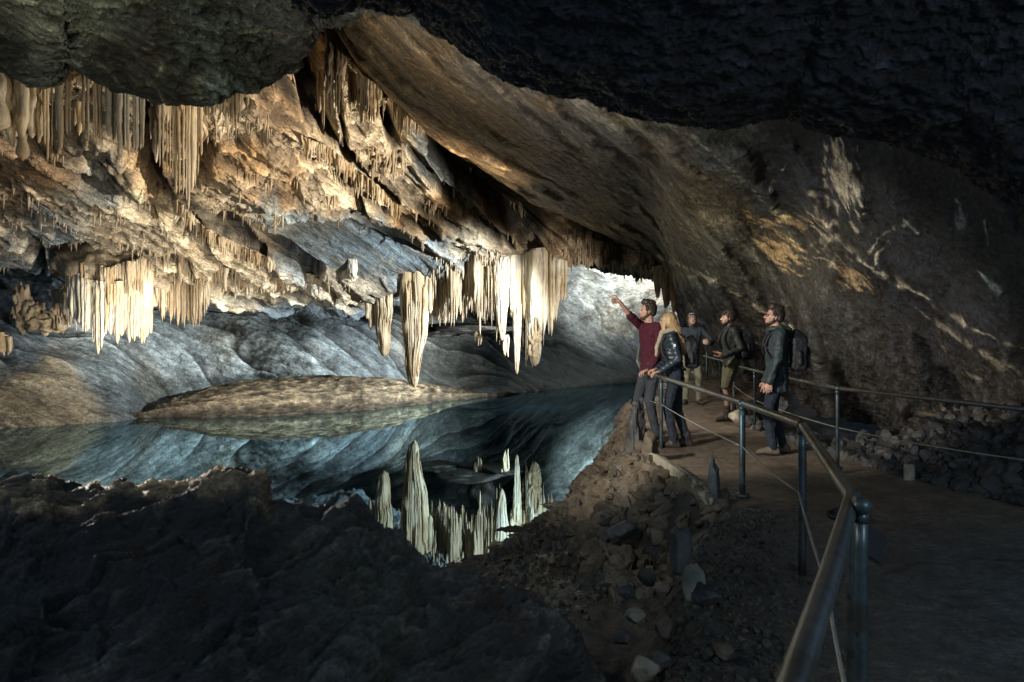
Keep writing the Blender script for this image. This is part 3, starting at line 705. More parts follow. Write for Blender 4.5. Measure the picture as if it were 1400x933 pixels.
# mesh_np needs a constant face size: quads, triangles are stored with a repeated corner and cleaned here
_old = mesh_np
def mesh_np(name, V, Fc, smooth=True, col=None):
    Fc = np.asarray(Fc)
    if Fc.shape[1] == 4 and (Fc[:, 2] == Fc[:, 3]).any():
        tri = Fc[:, 2] == Fc[:, 3]; V = np.asarray(V, np.float32)
        me = bpy.data.meshes.new(name); n4 = int((~tri).sum()); n3 = int(tri.sum())
        li = np.concatenate([Fc[~tri].ravel(), Fc[tri][:, :3].ravel()]).astype(np.int32)
        tot = np.concatenate([np.full(n4, 4), np.full(n3, 3)]).astype(np.int32)
        me.vertices.add(len(V)); me.vertices.foreach_set('co', V.ravel())
        me.loops.add(len(li)); me.loops.foreach_set('vertex_index', li)
        me.polygons.add(n4 + n3); me.polygons.foreach_set('loop_start', (np.cumsum(tot) - tot).astype(np.int32)); me.polygons.foreach_set('loop_total', tot)
        me.polygons.foreach_set('use_smooth', np.full(n4 + n3, smooth)); me.update(calc_edges=True)
        if col is not None:
            a = me.color_attributes.new('Col', 'FLOAT_COLOR', 'POINT'); c = np.ones((len(V), 4), np.float32); c[:, :3] = col; a.data.foreach_set('color', c.ravel())
        return me
    return _old(name, V, Fc, smooth, col)
def _lump(s, c, r, sub=2, amp=.25, fr=1.3, flat=0, rot=True):
    V, T = ICO[sub]; seed = RNG.uniform(0, 300)
    d = 1 + amp * fbm(V * fr + seed, 3) * 2
    for _ in range(flat):
        n = unit(RNG.normal(size=3)); h = RNG.uniform(.5, .85); q = (V * d[:, None]) @ n
        d = np.where(q > h, d * h / np.maximum(q, 1e-6), d)
    M = rand_rot() if rot else np.eye(3)
    s.add((V * d[:, None] * np.asarray(r)) @ M.T + np.asarray(c), T[:, [0, 1, 2, 2]])
MB.lump = _lump

GT = 'calcite curtains under the vault'
# organ pipe draperies, upper left
formation('flowstone_drapery', 'thick knobbly pale columns of flowstone beside the organ pipe folds, far left', GT, M_cal,
    lambda mb: (curtain(mb, [(-30, 90), (0, 92), (30, 105), (58, 120)], [(-30, 200), (0, 205), (20, 190), (40, 215), (58, 200)], 9, 6.0, layers=2, back=.3, doff=-.5, k=30, bulge=.35, wob=.5, pw=.3, taper=.45, m=12)), 'drapery')
formation('flowstone_drapery', 'tall narrow organ pipe folds of cream calcite below the dark ceiling bulge', GT, M_cal,
    lambda mb: (curtain(mb, [(58, 112), (80, 105), (100, 98), (122, 96), (142, 104)], [(58, 212), (75, 205), (92, 212), (100, 178), (118, 190), (130, 186), (142, 205)], 14, 2.6, layers=1, back=.12, doff=-.55, k=30, wob=.25), lumps(mb, [(100, 100, SC(100, 100) - .1, 46, 12, 30)], .25)), 'drapery')
formation('flowstone_drapery', 'greyish dense organ pipe folds ending in a row right of the cream ones', GT, M_calg,
    lambda mb: curtain(mb, [(142, 104), (160, 112), (180, 118), (199, 124)], [(142, 170), (150, 196), (165, 205), (185, 208), (198, 212)], 12, 2.3, layers=1, back=.12, doff=-.7, k=30, wob=.18, jit=.08, taper=.4), 'drapery')
formation('flowstone_drapery', 'golden brown fan of folds narrowing downward beneath the grey bulge tip', GT, M_cal,
    lambda mb: (curtain(mb, [(204, 158), (225, 138), (250, 130), (278, 138)], [(204, 190), (215, 225), (232, 240), (250, 268), (258, 288), (270, 250), (278, 205)], 17, 2.2, layers=1, back=.5, doff=-.55, k=30, wob=.2, jit=.12, taper=.3), lumps(mb, [(245, 136, SC(245, 135), 34, 11, 25)], .3)), 'drapery')
formation('flowstone_drapery', 'short fringe of tan folds right under the lowest point of the ceiling bulge', GT, M_cal,
    lambda mb: curtain(mb, [(278, 128), (300, 122), (330, 122)], [(278, 165), (300, 158), (330, 160)], 16, 2.0, layers=2, doff=-.3), 'drapery')
formation('flowstone_drapery', 'long brown column like folds hanging down the edge of the tall dark recess', GT, M_cald,
    lambda mb: (curtain(mb, [(444, 40), (456, 50), (470, 48)], [(444, 120), (450, 172), (460, 160), (470, 120)], 5, 3.2, layers=2, doff=-.5, wob=.6, bulge=.4),
                curtain(mb, [(436, 105), (444, 98)], [(436, 150), (444, 176)], 3, 2.2, layers=1, doff=-.5)), 'drapery')
formation('flowstone_drapery', 'cream ribbed folds at mid height left of the narrow vertical slot', GT, M_cal,
    lambda mb: (curtain(mb, [(476, 100), (500, 112), (520, 118)], [(476, 150), (500, 172), (520, 160)], 14, 2.0, layers=2, doff=-.3, bulge=.3), curtain(mb, [(536, 100), (556, 122), (580, 150)], [(536, 185), (556, 180), (580, 190)], 14, 1.8, layers=2, doff=-.25)), 'drapery')
formation('flowstone_drapery', 'ragged fringe of small cream drips along the sloping crack of the vault', GT, M_cal,
    lambda mb: curtain(mb, [(412, 190), (450, 205), (500, 245), (548, 285)], [(412, 210), (450, 232), (500, 268), (548, 305)], 44, 1.7, layers=2, doff=-.3, jit=.6, pw=.7), 'drapery')
formation('flowstone_drapery', 'slanting row of short cream stalactites under the long crevice', GT, M_cal,
    lambda mb: curtain(mb, [(240, 276), (280, 314), (330, 340), (376, 360)], [(240, 292), (280, 336), (330, 364), (376, 376)], 46, 1.6, layers=2, doff=-.35, jit=.5, pw=.6), 'drapery')

# the white canopy on the left
can = empty('flowstone_canopy', at(148, 400, 20.9)); tag(can, 'brilliant white shower of straws hanging from a rough brown cap, low on the left', 'flowstone canopy', GT)
def par(o, p):
    o.parent = p; o.matrix_parent_inverse = Matrix.Translation(-Vector(p.location)); return o
mb = MB(); lumps(mb, [(148, 366, 21.2, 60, 30, 45), (120, 360, 21.4, 38, 24, 36), (182, 356, 21.2, 34, 22, 34), (150, 346, 21.6, 55, 17, 40)], .2, 2.2)
par(link('cap', mb.mesh('cap'), M_cald), can)
mb = MB()
Dc = lambda x: 20.75 - .85 * math.sqrt(max(0, 1 - ((x - 148) / 62) ** 2)) + .5
curtain(mb, [(90, 372), (120, 386), (150, 390), (180, 388), (207, 370)], [(90, 420), (100, 438), (115, 452), (125, 458), (134, 478), (142, 476), (150, 462), (160, 460), (170, 458), (176, 470), (184, 462), (198, 462), (207, 452)], 42, 2.3, D=Dc, layers=3, doff=-.2, pw=.3, jit=.10, fold=.25, taper=.45, k=26)
par(link('straw_curtain', mb.mesh('straw_curtain'), M_calw), can)
mb = MB(); curtain(mb, [(88, 350), (110, 362), (150, 370), (207, 352)], [(88, 385), (110, 402), (150, 412), (207, 398)], 46, 1.9, D=Dc, layers=2, doff=-.25, pw=.6, jit=.5)
par(link('upper_fringe', mb.mesh('upper_fringe'), M_cal), can)

formation('flowstone_drapery', 'tawny curtain of long straws just right of the white canopy', GT, M_cal,
    lambda mb: (curtain(mb, [(207, 345), (230, 350), (262, 362), (286, 376)], [(207, 428), (222, 432), (232, 436), (245, 450), (262, 446), (276, 444), (286, 420)], 26, 2.4, D=lambda x: 21.5, layers=3, jit=.12, pw=.4),
                curtain(mb, [(205, 308), (240, 318), (280, 345), (310, 372)], [(205, 345), (240, 365), (280, 392), (310, 396)], 44, 1.9, D=lambda x: 21.2, layers=2, jit=.5, pw=.6),
                curtain(mb, [(207, 335), (240, 342), (285, 366)], [(207, 368), (240, 378), (285, 400)], 34, 1.9, D=lambda x: 21.15, layers=2, jit=.5, pw=.6)), 'drapery')
formation('flowstone_drapery', 'low ragged orange fringe along the vault edge between tawny curtain and dark hollow', GT, M_cal,
    lambda mb: curtain(mb, [(286, 372), (320, 380), (360, 384), (408, 386)], [(286, 402), (320, 404), (360, 398), (408, 404)], 60, 2.2, D=lambda x: 22.2, layers=3, jit=.6, pw=.6), 'drapery')
formation('stalactite', 'small tan stalactite cluster hanging above the long shadow on the slate wall', GT, M_cal, lambda mb: curtain(mb, [(394, 372), (420, 378), (440, 388)], [(394, 392), (426, 400), (432, 412), (440, 398)], 9, 3.2, D=lambda x: 22.2, layers=2, jit=.2, pw=.7))
formation('calcite_crust', 'cream leaf shaped crust stuck on the smooth blue slab', GT, M_calw, lambda mb: lumps(mb, [(482, 362, SC(482, 362) - .05, 6, 20, 4), (476, 378, SC(476, 378) - .05, 9, 9, 4)], .4), 'calcite crust')

# the main row above the water
GS = 'big stalactites above the lake'
def stem(mb, px, py0, py1, w0, w1, D, n=7, pw=.5, prof=None):
    """a stalactite fused from many thin flutes that follow one outline"""
    prof = prof or [(0, 1), (.35, .85), (.6, .6), (.85, .32), (1, 0)]
    h = (py1 - py0) * D / F; q = D / F; sd = RNG.uniform(0, 99)
    wid = lambda t: (w1 + (w0 - w1) * np.interp(t, [a for a, _ in prof], [b for _, b in prof])) * q * .5
    t = np.linspace(0, 1, 40); c0 = at(px, py0, D)
    mb.spike(c0, h, 1, 1, m=24, k=44, pw=1) if False else None
    th = np.linspace(0, 2 * np.pi, 28, endpoint=False); tt = np.linspace(0, 1, 46)
    r_ = wid(tt); r_[-1] *= .1; r_[-2] *= .75
    fl_ = 1 + .28 * perlin(np.stack([np.cos(th)[None] * 2.6 + sd + 0 * tt[:, None], np.sin(th)[None] * 2.6 + 0 * tt[:, None], (tt * h * 1.6)[:, None] + 0 * th[None]], -1)) * 1.6
    cx = .03 * w0 * q * perlin(np.stack([tt * 3, tt * 0 + sd, tt * 0], 1)) * 3
    R = np.stack([c0[0] + cx[:, None] + r_[:, None] * .86 * fl_ * np.cos(th), c0[1] + r_[:, None] * .8 * fl_ * np.sin(th), c0[2] - (tt * h)[:, None] + 0 * th[None]], -1); mb.rings(R)
    n = int(n * 3.2)
    for i in range(n):
        a = 2 * math.pi * i / n + RNG.uniform(-.2, .2); a0 = RNG.uniform(0, .3) * (i % 3 > 0); L = RNG.uniform(.45, 1.0)
        u = np.linspace(a0, L, 26); rr = wid(u) * .92 + .3 * q; ax = np.interp(u, tt, cx)
        wob_ = .05 * perlin(np.stack([u * 7, u * 0 + i * 3.3 + sd, u * 0], 1))
        P_ = np.stack([c0[0] + ax + rr * np.cos(a + wob_), c0[1] + rr * .9 * np.sin(a + wob_), c0[2] - u * h], 1)
        r0 = max(w0 * q * .5 * 2.6 / n, .8 * q) * RNG.uniform(.6, 1.5); rad = r0 * (1 - .55 * (u - a0) / (L - a0 + 1e-6)) * (1 + .5 * perlin(np.stack([u * h * 6, u * 0 + i, u * 0 + sd], 1)))
        P_[-1, 2] -= r0 * 2; rad[-1] *= .25; mb.tube(P_, rad, 8)
formation('stalactite', 'slim banded stalactite pair left of the biggest one, hanging from the slab edge', GS, M_cal,
    lambda mb: (curtain(mb, [(500, 394), (518, 394)], [(500, 436), (508, 446), (518, 440)], 6, 3, D=22.5, layers=2, doff=0, pw=.4), stem(mb, 525, 393, 488, 27, 9, 22.55, 9, prof=[(0, 1), (.4, .8), (.7, .55), (.9, .3), (1, 0)]), lumps(mb, [(515, 402, 22.9, 22, 12, 18)], .4)))
formation('stalactite', 'biggest stalactite, thick brown fluted body ending in a blunt white tip', GS, M_cal,
    lambda mb: (stem(mb, 567, 371, 531, 46, 7, 22.5, 14, prof=[(0, 1), (.3, .86), (.55, .68), (.68, .45), (.8, .38), (.93, .2), (1, 0)]), lumps(mb, [(566, 384, 22.8, 27, 15, 24), (548, 374, 22.9, 17, 16, 20), (584, 368, 22.9, 18, 20, 20)], .45),
                curtain(mb, [(546, 384), (568, 384), (590, 378)], [(546, 420), (556, 455), (572, 470), (590, 430)], 12, 3, D=22.35, layers=2, doff=0, fold=.15)))
formation('flowstone_drapery', 'brown and cream curtain of straws between the biggest stalactite and the main group', GT, M_cald,
    lambda mb: (curtain(mb, [(590, 372), (620, 362), (655, 352), (690, 348)], [(590, 430), (605, 438), (625, 436), (648, 432), (660, 440), (675, 430), (690, 440)], 34, 2.3, D=22.3, layers=3, doff=0, pw=.4, jit=.25, fold=.7),
                lumps(mb, [(640, 360, 22.8, 50, 10, 26)], .3)), 'drapery')
formation('flowstone_drapery', 'cream lower fringe of straws in front of the brown curtain', GT, M_cal,
    lambda mb: curtain(mb, [(590, 388), (620, 380), (650, 370), (672, 362)], [(590, 436), (610, 440), (640, 438), (672, 446)], 30, 1.9, D=22.75, layers=2, doff=0, pw=.5, jit=.3, fold=.3), 'drapery')
formation('stalactite', 'tapering cream stalactite at the left end of the main group', GS, M_calw, lambda mb: (stem(mb, 686, 352, 466, 24, 4, 22.3, 8, .35), curtain(mb, [(676, 350), (700, 348)], [(676, 420), (700, 430)], 7, 3, D=22.2, layers=2, doff=0)))
formation('stalactite', 'thin dagger shaped stalactite reaching low beside the main group', GS, M_calw, lambda mb: (stem(mb, 707, 420, 512, 11, 3, 22.4, 4, .45), lumps(mb, [(706, 424, 22.5, 8, 12, 8)], .3)))
formation('stalactite', 'stout stalactite with a knobbly tan tip under the white straws', GS, M_cal, lambda mb: (stem(mb, 731, 400, 501, 24, 6, 22.5, 8, prof=[(0, 1), (.5, .7), (.62, .5), (.75, .62), (.9, .4), (1, 0)]), lumps(mb, [(731, 462, 22.5, 8.5, 12, 8), (730, 478, 22.5, 7.5, 14, 7)], .35)))
formation('flowstone_drapery', 'mass of cream straws forming the body of the main group', GT, M_calw,
    lambda mb: (curtain(mb, [(694, 350), (720, 346), (748, 342)], [(694, 420), (705, 436), (715, 432), (724, 448), (738, 452), (748, 452)], 34, 1.9, D=22.3, layers=3, doff=0, pw=.35, jit=.15, fold=.5),
                lumps(mb, [(712, 368, 22.9, 28, 26, 20), (720, 398, 22.8, 22, 28, 16), (735, 380, 22.8, 22, 36, 16)], .3)), 'drapery')
formation('flowstone_drapery', 'dazzling white block of fused straws at the right of the main group', GT, M_calw,
    lambda mb: (curtain(mb, [(744, 338), (760, 338), (774, 340)], [(744, 452), (752, 455), (760, 440), (767, 415), (774, 404)], 19, 2.2, D=22.4, layers=3, doff=0, pw=.25, jit=.1, fold=.2, taper=.4),
                lumps(mb, [(760, 352, 22.9, 16, 16, 14)], .2)), 'drapery')
formation('flowstone_drapery', 'sparse veil of very thin cream straws in front of the brown curtain', GT, M_cal,
    lambda mb: curtain(mb, [(588, 388), (620, 378), (655, 362), (700, 352), (745, 348)], [(588, 420), (610, 428), (655, 425), (672, 452), (700, 462), (720, 470), (745, 468)], 62, 1.15, D=22.35, layers=1, doff=0, pw=.7, jit=.75, back=.1), 'drapery')
formation('flowstone_drapery', 'short brown stalactites spaced out right of the white block', GT, M_cald,
    lambda mb: (curtain(mb, [(776, 342), (800, 346), (822, 352)], [(776, 378), (784, 366), (796, 362), (806, 374), (814, 362), (822, 378)], 11, 2.6, D=23.2, layers=2, doff=0, pw=.6, jit=.3)), 'drapery')
formation('flowstone_drapery', 'thin grey straws along the vault edge above the pale niche', GT, M_calg,
    lambda mb: curtain(mb, [(822, 352), (860, 358), (900, 370)], [(822, 368), (860, 374), (900, 384)], 50, 1.4, D=25, layers=2, doff=0, pw=.6, jit=.4), 'drapery')
formation('stalactite', 'orange and cream stalactite group hanging in the pale niche behind the pointing man', GS, M_cal,
    lambda mb: (stem(mb, 899, 368, 408, 12, 3, 23.6, 5), stem(mb, 911, 368, 422, 16, 4, 23.4, 6), stem(mb, 921, 372, 428, 12, 4, 23.3, 5), lumps(mb, [(908, 370, 23.8, 17, 7, 12)], .3)))
formation('stalactite', 'tiny brown double stalactite under the grey shelf above the water', GS, M_cald, lambda mb: curtain(mb, [(648, 452), (658, 452)], [(648, 466), (654, 474), (658, 468)], 4, 2.6, D=26.4, layers=1, doff=0, pw=.7))
formation('stalactite', 'small dark stalactite pair between the tapering and the dagger stalactites', GS, M_cald, lambda mb: curtain(mb, [(686, 462), (696, 462)], [(686, 484), (696, 488)], 3, 2.6, D=25.8, layers=1, doff=0, pw=.7))
formation('rock_shelf', 'thin layered grey shelf of rock behind the straws', None, M_B, lambda mb: lumps(mb, [(640, 449, 27, 62, 6.5, 60), (600, 455, 27, 30, 6, 30), (660, 412, 27.6, 18, 24, 20)], .25, 1.2), 'rock shelf')
formation('broken_flowstone', 'jagged brown flowstone flakes on the dark wall left of the white canopy', None, M_cald,
    lambda mb: (lumps(mb, [(30, 420, 22.2, 9, 26, 12), (46, 432, 22.2, 14, 16, 14), (62, 442, 22.2, 20, 12, 14), (84, 425, 22, 10, 24, 12), (90, 405, 22, 9, 14, 10)], .5, 2.5), curtain(mb, [(72, 400), (98, 404)], [(72, 438), (98, 450)], 10, 2.6, D=21.8, layers=2, doff=0)), 'flowstone')
formation('ribbed_flowstone', 'little tan ribbed knob low on the wall at the far left edge', None, M_cal, lambda mb: curtain(mb, [(-4, 462), (14, 464)], [(-4, 482), (14, 488)], 7, 3, D=20.8, layers=2, doff=0, pw=.4), 'flowstone')

# countless tiny drips on the undersides of the ledges of the vault
Nn = np.cross(np.gradient(PC, axis=1), np.gradient(PC, axis=0)); Nn /= np.linalg.norm(Nn, axis=2)[..., None] + 1e-9
Nn *= np.sign((Nn * NC).sum(2))[..., None]
pxc, pyc = project(PC)
wgt = sstep(-.35, -.8, Nn[..., 2]) * (pxc > -20) * (pxc < 900) * (pyc > 60) * (pyc < 400)
cl = sstep(-.05, .3, fbm(PC * .7 + 40, 3)); slab = np.exp(-((pxc - 478 - (pyc - 335) * .8) / 95) ** 2 - ((pyc - 335) / 42) ** 2) < .35
wgt = (wgt * cl * slab).ravel(); wgt /= wgt.sum()
idx = RNG.choice(len(wgt), 2300, p=wgt); mb = MB(); PCf = PC.reshape(-1, 3)
for i in idx:
    p = PCf[i]; L = RNG.gamma(1.8, .075) + .04; r = RNG.uniform(.015, .045)
    mb.spike(p + np.array([0, 0, .08]), L + .08, r, r * .2, m=6, k=8, pw=.7)
tag(link('small_stalactites', mb.mesh('small_stalactites'), M_cald), kind='stuff')

# ------------------------------------------------------------------ stones
M_st = simple_mat('wall_stone', (.115, .088, .058), .65, 0, 9, .8, .02, .45, .45, (.05, .045, .04))
M_stp = simple_mat('pale_stone', (.30, .27, .20), .7, 0, 9, .8, .02, .4, .35)
M_stg = simple_mat('grey_stone', (.075, .078, .075), .6, 0, 9, .8, .02, .4, .4)
M_rub = simple_mat('rubble_stone', (.055, .055, .055), .6, 0, 7, .9, .02, .6, .45, (.10, .09, .07))
M_grv = simple_mat('gravel_stone', (.05, .046, .038), .6, 0, 7, .9, .02, .6, .45, (.09, .075, .05))
def gz(x, y): return float(ground_z(np.array([x]), np.array([y]))[0][0])
def gzv(x, y): return ground_z(np.asarray(x, float), np.asarray(y, float))[0]

mb = MB(); n = 1000
Y = RNG.uniform(6.5, 15, n); tt = RNG.uniform(.02, .92, n) * np.where(Y > 12.5, .5, 1); X = edge_x(Y) - tt; Zg = gzv(X, Y)
for x, y, z, t in zip(X, Y, Zg, tt):
    r = RNG.uniform(.055, .115) * (1.3 if t > .5 else 1)
    mb.lump((x, y, z + r * .15), (r * RNG.uniform(.9, 1.6), r * RNG.uniform(.8, 1.4), r * RNG.uniform(.5, .9)), 3, .22, 1.4, 14)
tag(link('dry_stone_wall', mb.mesh('dry_stone_wall', False), M_st), 'rough dry stone wall of small brown stones holding up the path above the shore', 'stone wall')

def scatter(name, n, xf, rmin, rmax, mat, sub=1, pw=2.0, sink=.1):
    mb = MB(); X, Y = xf(n); Zg = gzv(X, Y)
    for x, y, z in zip(X, Y, Zg):
        r = rmin + (rmax - rmin) * RNG.uniform() ** pw
        mb.lump((x, y, z + r * sink), (r * RNG.uniform(.8, 1.5), r * RNG.uniform(.8, 1.4), r * RNG.uniform(.5, .9)), sub, .2, 1.3, 5)
    o = link(name, mb.mesh(name, smooth=sub > 2), mat); return tag(o, kind='stuff')
def sh(n):
    y = 2.6 + 7.6 * RNG.uniform(size=n) ** 1.4; t = RNG.uniform(.25, 1, n) * np.minimum(shore_t(y) + .15, 4.2); return edge_x(y) - t, y
scatter('shore_rubble', 4200, sh, .012, .075, M_grv, 1, 3.2)
def rb(n):
    y = RNG.uniform(3.5, 13.5, n); return right_x(y) - .12 + 2.6 * RNG.uniform(size=n) ** 1.5, y
scatter('bank_rubble', 3000, rb, .02, .11, M_rub, 2, 2.6)
def eg(n):
    y = RNG.uniform(2.2, 6.6, n); return edge_x(y) + RNG.uniform(-.25, .75, n) * RNG.uniform(.3, 1, n), y
scatter('path_edge_gravel', 2600, eg, .006, .032, M_grv, 1, 3)
def rm(n):
    y = RNG.uniform(4, 8, n); return edge_x(y) - RNG.uniform(0, .7, n) * (y < 6.6), y

def rock(name, label, cat, px, py, D, size, mat, flat=13, amp=.15, sub=4, group=None, rz=None, tilt=(0, 0), box=0):
    """one loose stone: size (x, y, z half extents in m), base at photo px/py"""
    V, T = ICO[sub]; V = V.copy()
    if box: V = np.sign(V) * np.abs(V) ** (1 - box); V /= np.abs(V).max()
    sd = RNG.uniform(0, 99); d = 1 + amp * fbm(V * 1.6 + sd, 4) * 2
    for _ in range(flat):
        n = unit(RNG.normal(size=3)); h = RNG.uniform(.55, .85); q = (V * d[:, None]) @ n; d = np.where(q > h, d * h / np.maximum(q, 1e-6), d)
    d = d + .09 * ridged(V * 3.0 + sd, 4) + .03 * fbm(V * 9 + sd, 3)
    me = mesh_np(name, V * d[:, None] * np.array(size), T[:, :3]); o = link(name, me, mat)
    c = at(px, py, D); o.location = (c[0], c[1], c[2] + size[2] * .8); o.rotation_euler = (tilt[0], tilt[1], RNG.uniform(0, 6) if rz is None else rz)
    return tag(o, label, cat, group)
rock('standing_stone', 'squarish grey block standing upright on the path edge below the railing', 'stone', 930, 777, 5.0, (.07, .075, .14), M_stg, 4, .07, rz=.35, box=.6)
rock('standing_stone', 'pointed shark fin stone standing at the end of the pale kerb slab', 'stone', 976, 684, 6.75, (.06, .05, .19), M_stg, 9, .35, rz=.3, tilt=(0, -.15))
rock('standing_stone', 'small pale marker block at the foot of the rubble bank', 'stone', 1243, 660, 7.9, (.035, .04, .10), M_stp, 2, .04, rz=.2, box=.75)
rock('kerb_slab', 'long pale slab edging the path above the dry stone wall', 'kerb slab', 920, 648, 8.1, (.075, .80, .06), M_stp, 4, .08, rz=.09, box=.5)
rock('kerb_slab', 'shorter pale slab next to the pointed stone', 'kerb slab', 968, 683, 7.0, (.085, .36, .06), M_stp, 4, .1, rz=.05, box=.4)
rock('leaning_slab', 'pale weathered slab leaning on the gravel beneath the upright grey block', 'stone slab', 946, 826, 4.25, (.045, .075, .12), M_stp, 16, .35, rz=.5, tilt=(-.35, .25))
rock('rock_stump', 'rough brown stone stump at the foot of the second railing post', 'stone', 889, 632, 9.0, (.11, .11, .19), M_st, 6, .3)
rock('rock_pillar', 'craggy dark rock pillar at the start of the railing over the water', 'rock pillar', 867, 640, 10.0, (.09, .11, .44), M_rub, 3, .3, sub=5, box=.45)
rock('pale_rock', 'pale lumpy rock behind the boots of the man in shorts', 'rock', 1009, 580, 12.2, (.12, .14, .13), M_stp, 5, .2)
for k, (px, py, D, s, m_, lab) in enumerate([(880, 930, 3.55, (.11, .12, .10), M_stp, 'broken pale rock lowest on the shore side of the path'), (905, 915, 3.6, (.08, .1, .08), M_stg, 'blue grey angular rock wedged beside the lowest pale rock'),
        (868, 850, 4.1, (.09, .12, .07), M_stp, 'light crusted rock on the slope left of the leaning slab'), (858, 815, 4.5, (.07, .09, .06), M_stg, 'small grey rock highest of the crusted ones on the slope'), (905, 870, 3.9, (.08, .09, .10), M_st, 'brown rock between the leaning slab and the crusted rock'),
        (990, 900, 3.6, (.09, .1, .07), M_st, 'dark brown rock on the gravel nearest the front post'), (885, 800, 4.8, (.06, .12, .11), M_st, 'brown upright flake below the grey block'), (850, 880, 3.7, (.07, .08, .06), M_rub, 'blackish rock on the slope beside the boulder'),
        (965, 830, 4.2, (.12, .14, .12), M_rub, 'black block in the shade right of the leaning slab')]):
    rock('rock', lab, 'rock', px, py, D, tuple(v * .62 for v in s), m_, 14, .22, group='loose rocks on the path edge')
for k, (px, py, D, s, lab) in enumerate([(850, 738, 7.6, (.16, .16, .10), 'large grey stone at the foot of the dry stone wall, left one'), (905, 722, 7.5, (.15, .14, .10), 'large brown stone at the foot of the dry stone wall, right one')]):
    rock('wall_base_stone', lab, 'stone', px, py, D, s, M_stg if k == 0 else M_st, 9, .15, group='big stones under the dry stone wall')
for k, (px, py, D, s, lab) in enumerate([(1290, 588, 10.6, (.42, .35, .16), 'low brown boulder at the foot of the right wall, left one of two'), (1370, 592, 9.6, (.5, .4, .17), 'low brown boulder at the foot of the right wall, right one of two'), (1068, 566, 11.3, (.13, .14, .12), 'rounded dark stone on top of the rubble bank')]):
    rock('low_boulder', lab, 'boulder', px, py, D, s, M_st if k < 2 else M_rub, 8, .25, sub=5, group='boulders along the right wall')

# ------------------------------------------------------------------ railings
M_met = simple_mat('painted_steel', (.085, .115, .12), .38, .6, 30, .35, .003, .4, .5, (.05, .04, .03))
M_rail = simple_mat('worn_galvanised_steel', (.27, .28, .275), .33, .85, 22, .35, .003, .35, .5, (.13, .12, .09))
M_cab = simple_mat('steel_cable', (.42, .42, .38), .4, .6, 80, .2, .002, .2)
M_blk = simple_mat('black_plastic', (.012, .012, .013), .5, 0, 30, .2, .002, .3)
def smooth_path(pts, n=8):
    return crom(np.array(pts), (len(pts) - 1) * n + 1)
def tube_obj(name, pts, r, mat, parent, m=14):
    mb = MB(); mb.tube(pts, r, m); o = link(name, mb.mesh(name), mat, parent); return o
left_top = [(884, 474, 14.8), (875, 477, 13.6), (872, 494, 12.3), (877, 505, 11.2), (904, 516, 10.0), (1015, 551, 6.6), (1097, 581, 4.85), (1165, 680, 2.85), (1133, 790, 1.95), (1085, 935, 1.37), (1040, 1080, 1.05)]
rl = empty('railing', (1.75, 8, 0)); tag(rl, 'tubular steel railing on the lake side, its rail running close past the camera', 'railing')
LT = [at(*p) for p in left_top]
segs = LT
o = tube_obj('top_rail', np.concatenate([np.linspace(a, b, 6)[:-1] for a, b in zip(LT[:-1], LT[1:])] + [LT[-1:]]), .027, M_rail, rl, 20); par(o, rl)
posts = [(877, 505, 11.2, 603), (904, 516, 10.0, 616), (1015, 551, 6.6, 677), (1097, 581, 4.85, 793), (1167, 682, 2.85, 1030)]
def make_post(par_, top, zb, r=.024):
    b = np.array([top[0], top[1], zb])
    o = tube_obj('post', np.linspace(b, top - np.array([0, 0, .01]), 8), r, M_met, None, 16); par(o, par_)
    mb = MB(); mb.tube([top - [0, 0, .06], top - [0, 0, .02]], r * 1.18, 16); mb.tube([top - [.012, .045, .0], top + [.012, .045, 0]], r * 1.28, 14)
    c = link('clamp', mb.mesh('clamp'), M_met); c.parent = o; 
    mb = MB(); mb.tube([b - [0, 0, .02], b + [0, 0, .012]], r * 2.4, 18); f = link('foot_plate', mb.mesh('foot_plate'), M_met); f.parent = o
    return o
for px, py, D, pb in posts:
    t_ = at(px, py, D); zb = CAMZ + D * (450 - pb) / F
    make_post(rl, t_, zb)
p = at(1178, 690, 2.62); make_post(rl, p, -.05, .02)
cab = [(877, 541, 11.2), (904, 553, 10.0), (1014, 610, 6.62), (1092, 673, 4.87), (1130, 800, 2.9), (1160, 960, 2.2)]
def sag(a, b, s=.02, n=14):
    t = np.linspace(0, 1, n)[:, None]; p = np.array(a) * (1 - t) + np.array(b) * t; p[:, 2] -= (4 * s * t * (1 - t))[:, 0]; return p
CP = [at(*p) for p in cab]
o = tube_obj('cable', np.concatenate([sag(a, b) for a, b in zip(CP[:-1], CP[1:])]), .0065, M_cab, None, 8); par(o, rl)
# right railing
rr_ = empty('railing', (3.6, 9, 0)); tag(rr_, 'thin steel railing between the path and the rubble bank on the right', 'railing')
rt = [(962, 487, 19), (985, 493, 16.5), (1003, 499, 14.4), (1032, 507, 11.8), (1145, 531, 8.3), (1400, 560, 6.2), (1560, 577, 5.4)]
RT = [at(*p) for p in rt]
par(tube_obj('top_rail', np.concatenate([np.linspace(a, b, 6)[:-1] for a, b in zip(RT[:-1], RT[1:])] + [RT[-1:]]), .021, M_rail, None, 14), rr_)
for px, py, D, pb in [(985, 493, 16.5, 545), (1003, 499, 14.4, 566), (1032, 507, 11.8, 598), (1145, 531, 8.3, 640), (1560, 577, 5.4, 760)]:
    make_post(rr_, at(px, py, D), CAMZ + D * (450 - pb) / F, .02)
rc = [(1003, 527, 14.4), (1034, 548, 11.8), (1146, 585, 8.3), (1400, 629, 6.2), (1560, 660, 5.4)]
RC = [at(*p) for p in rc]
par(tube_obj('cable', np.concatenate([sag(a, b) for a, b in zip(RC[:-1], RC[1:])]), .006, M_cab, None, 8), rr_)
fr3 = empty('railing', (3.2, 19, 0)); tag(fr3, 'short far railing behind the smiling man, closing the path at its far bend', 'railing')
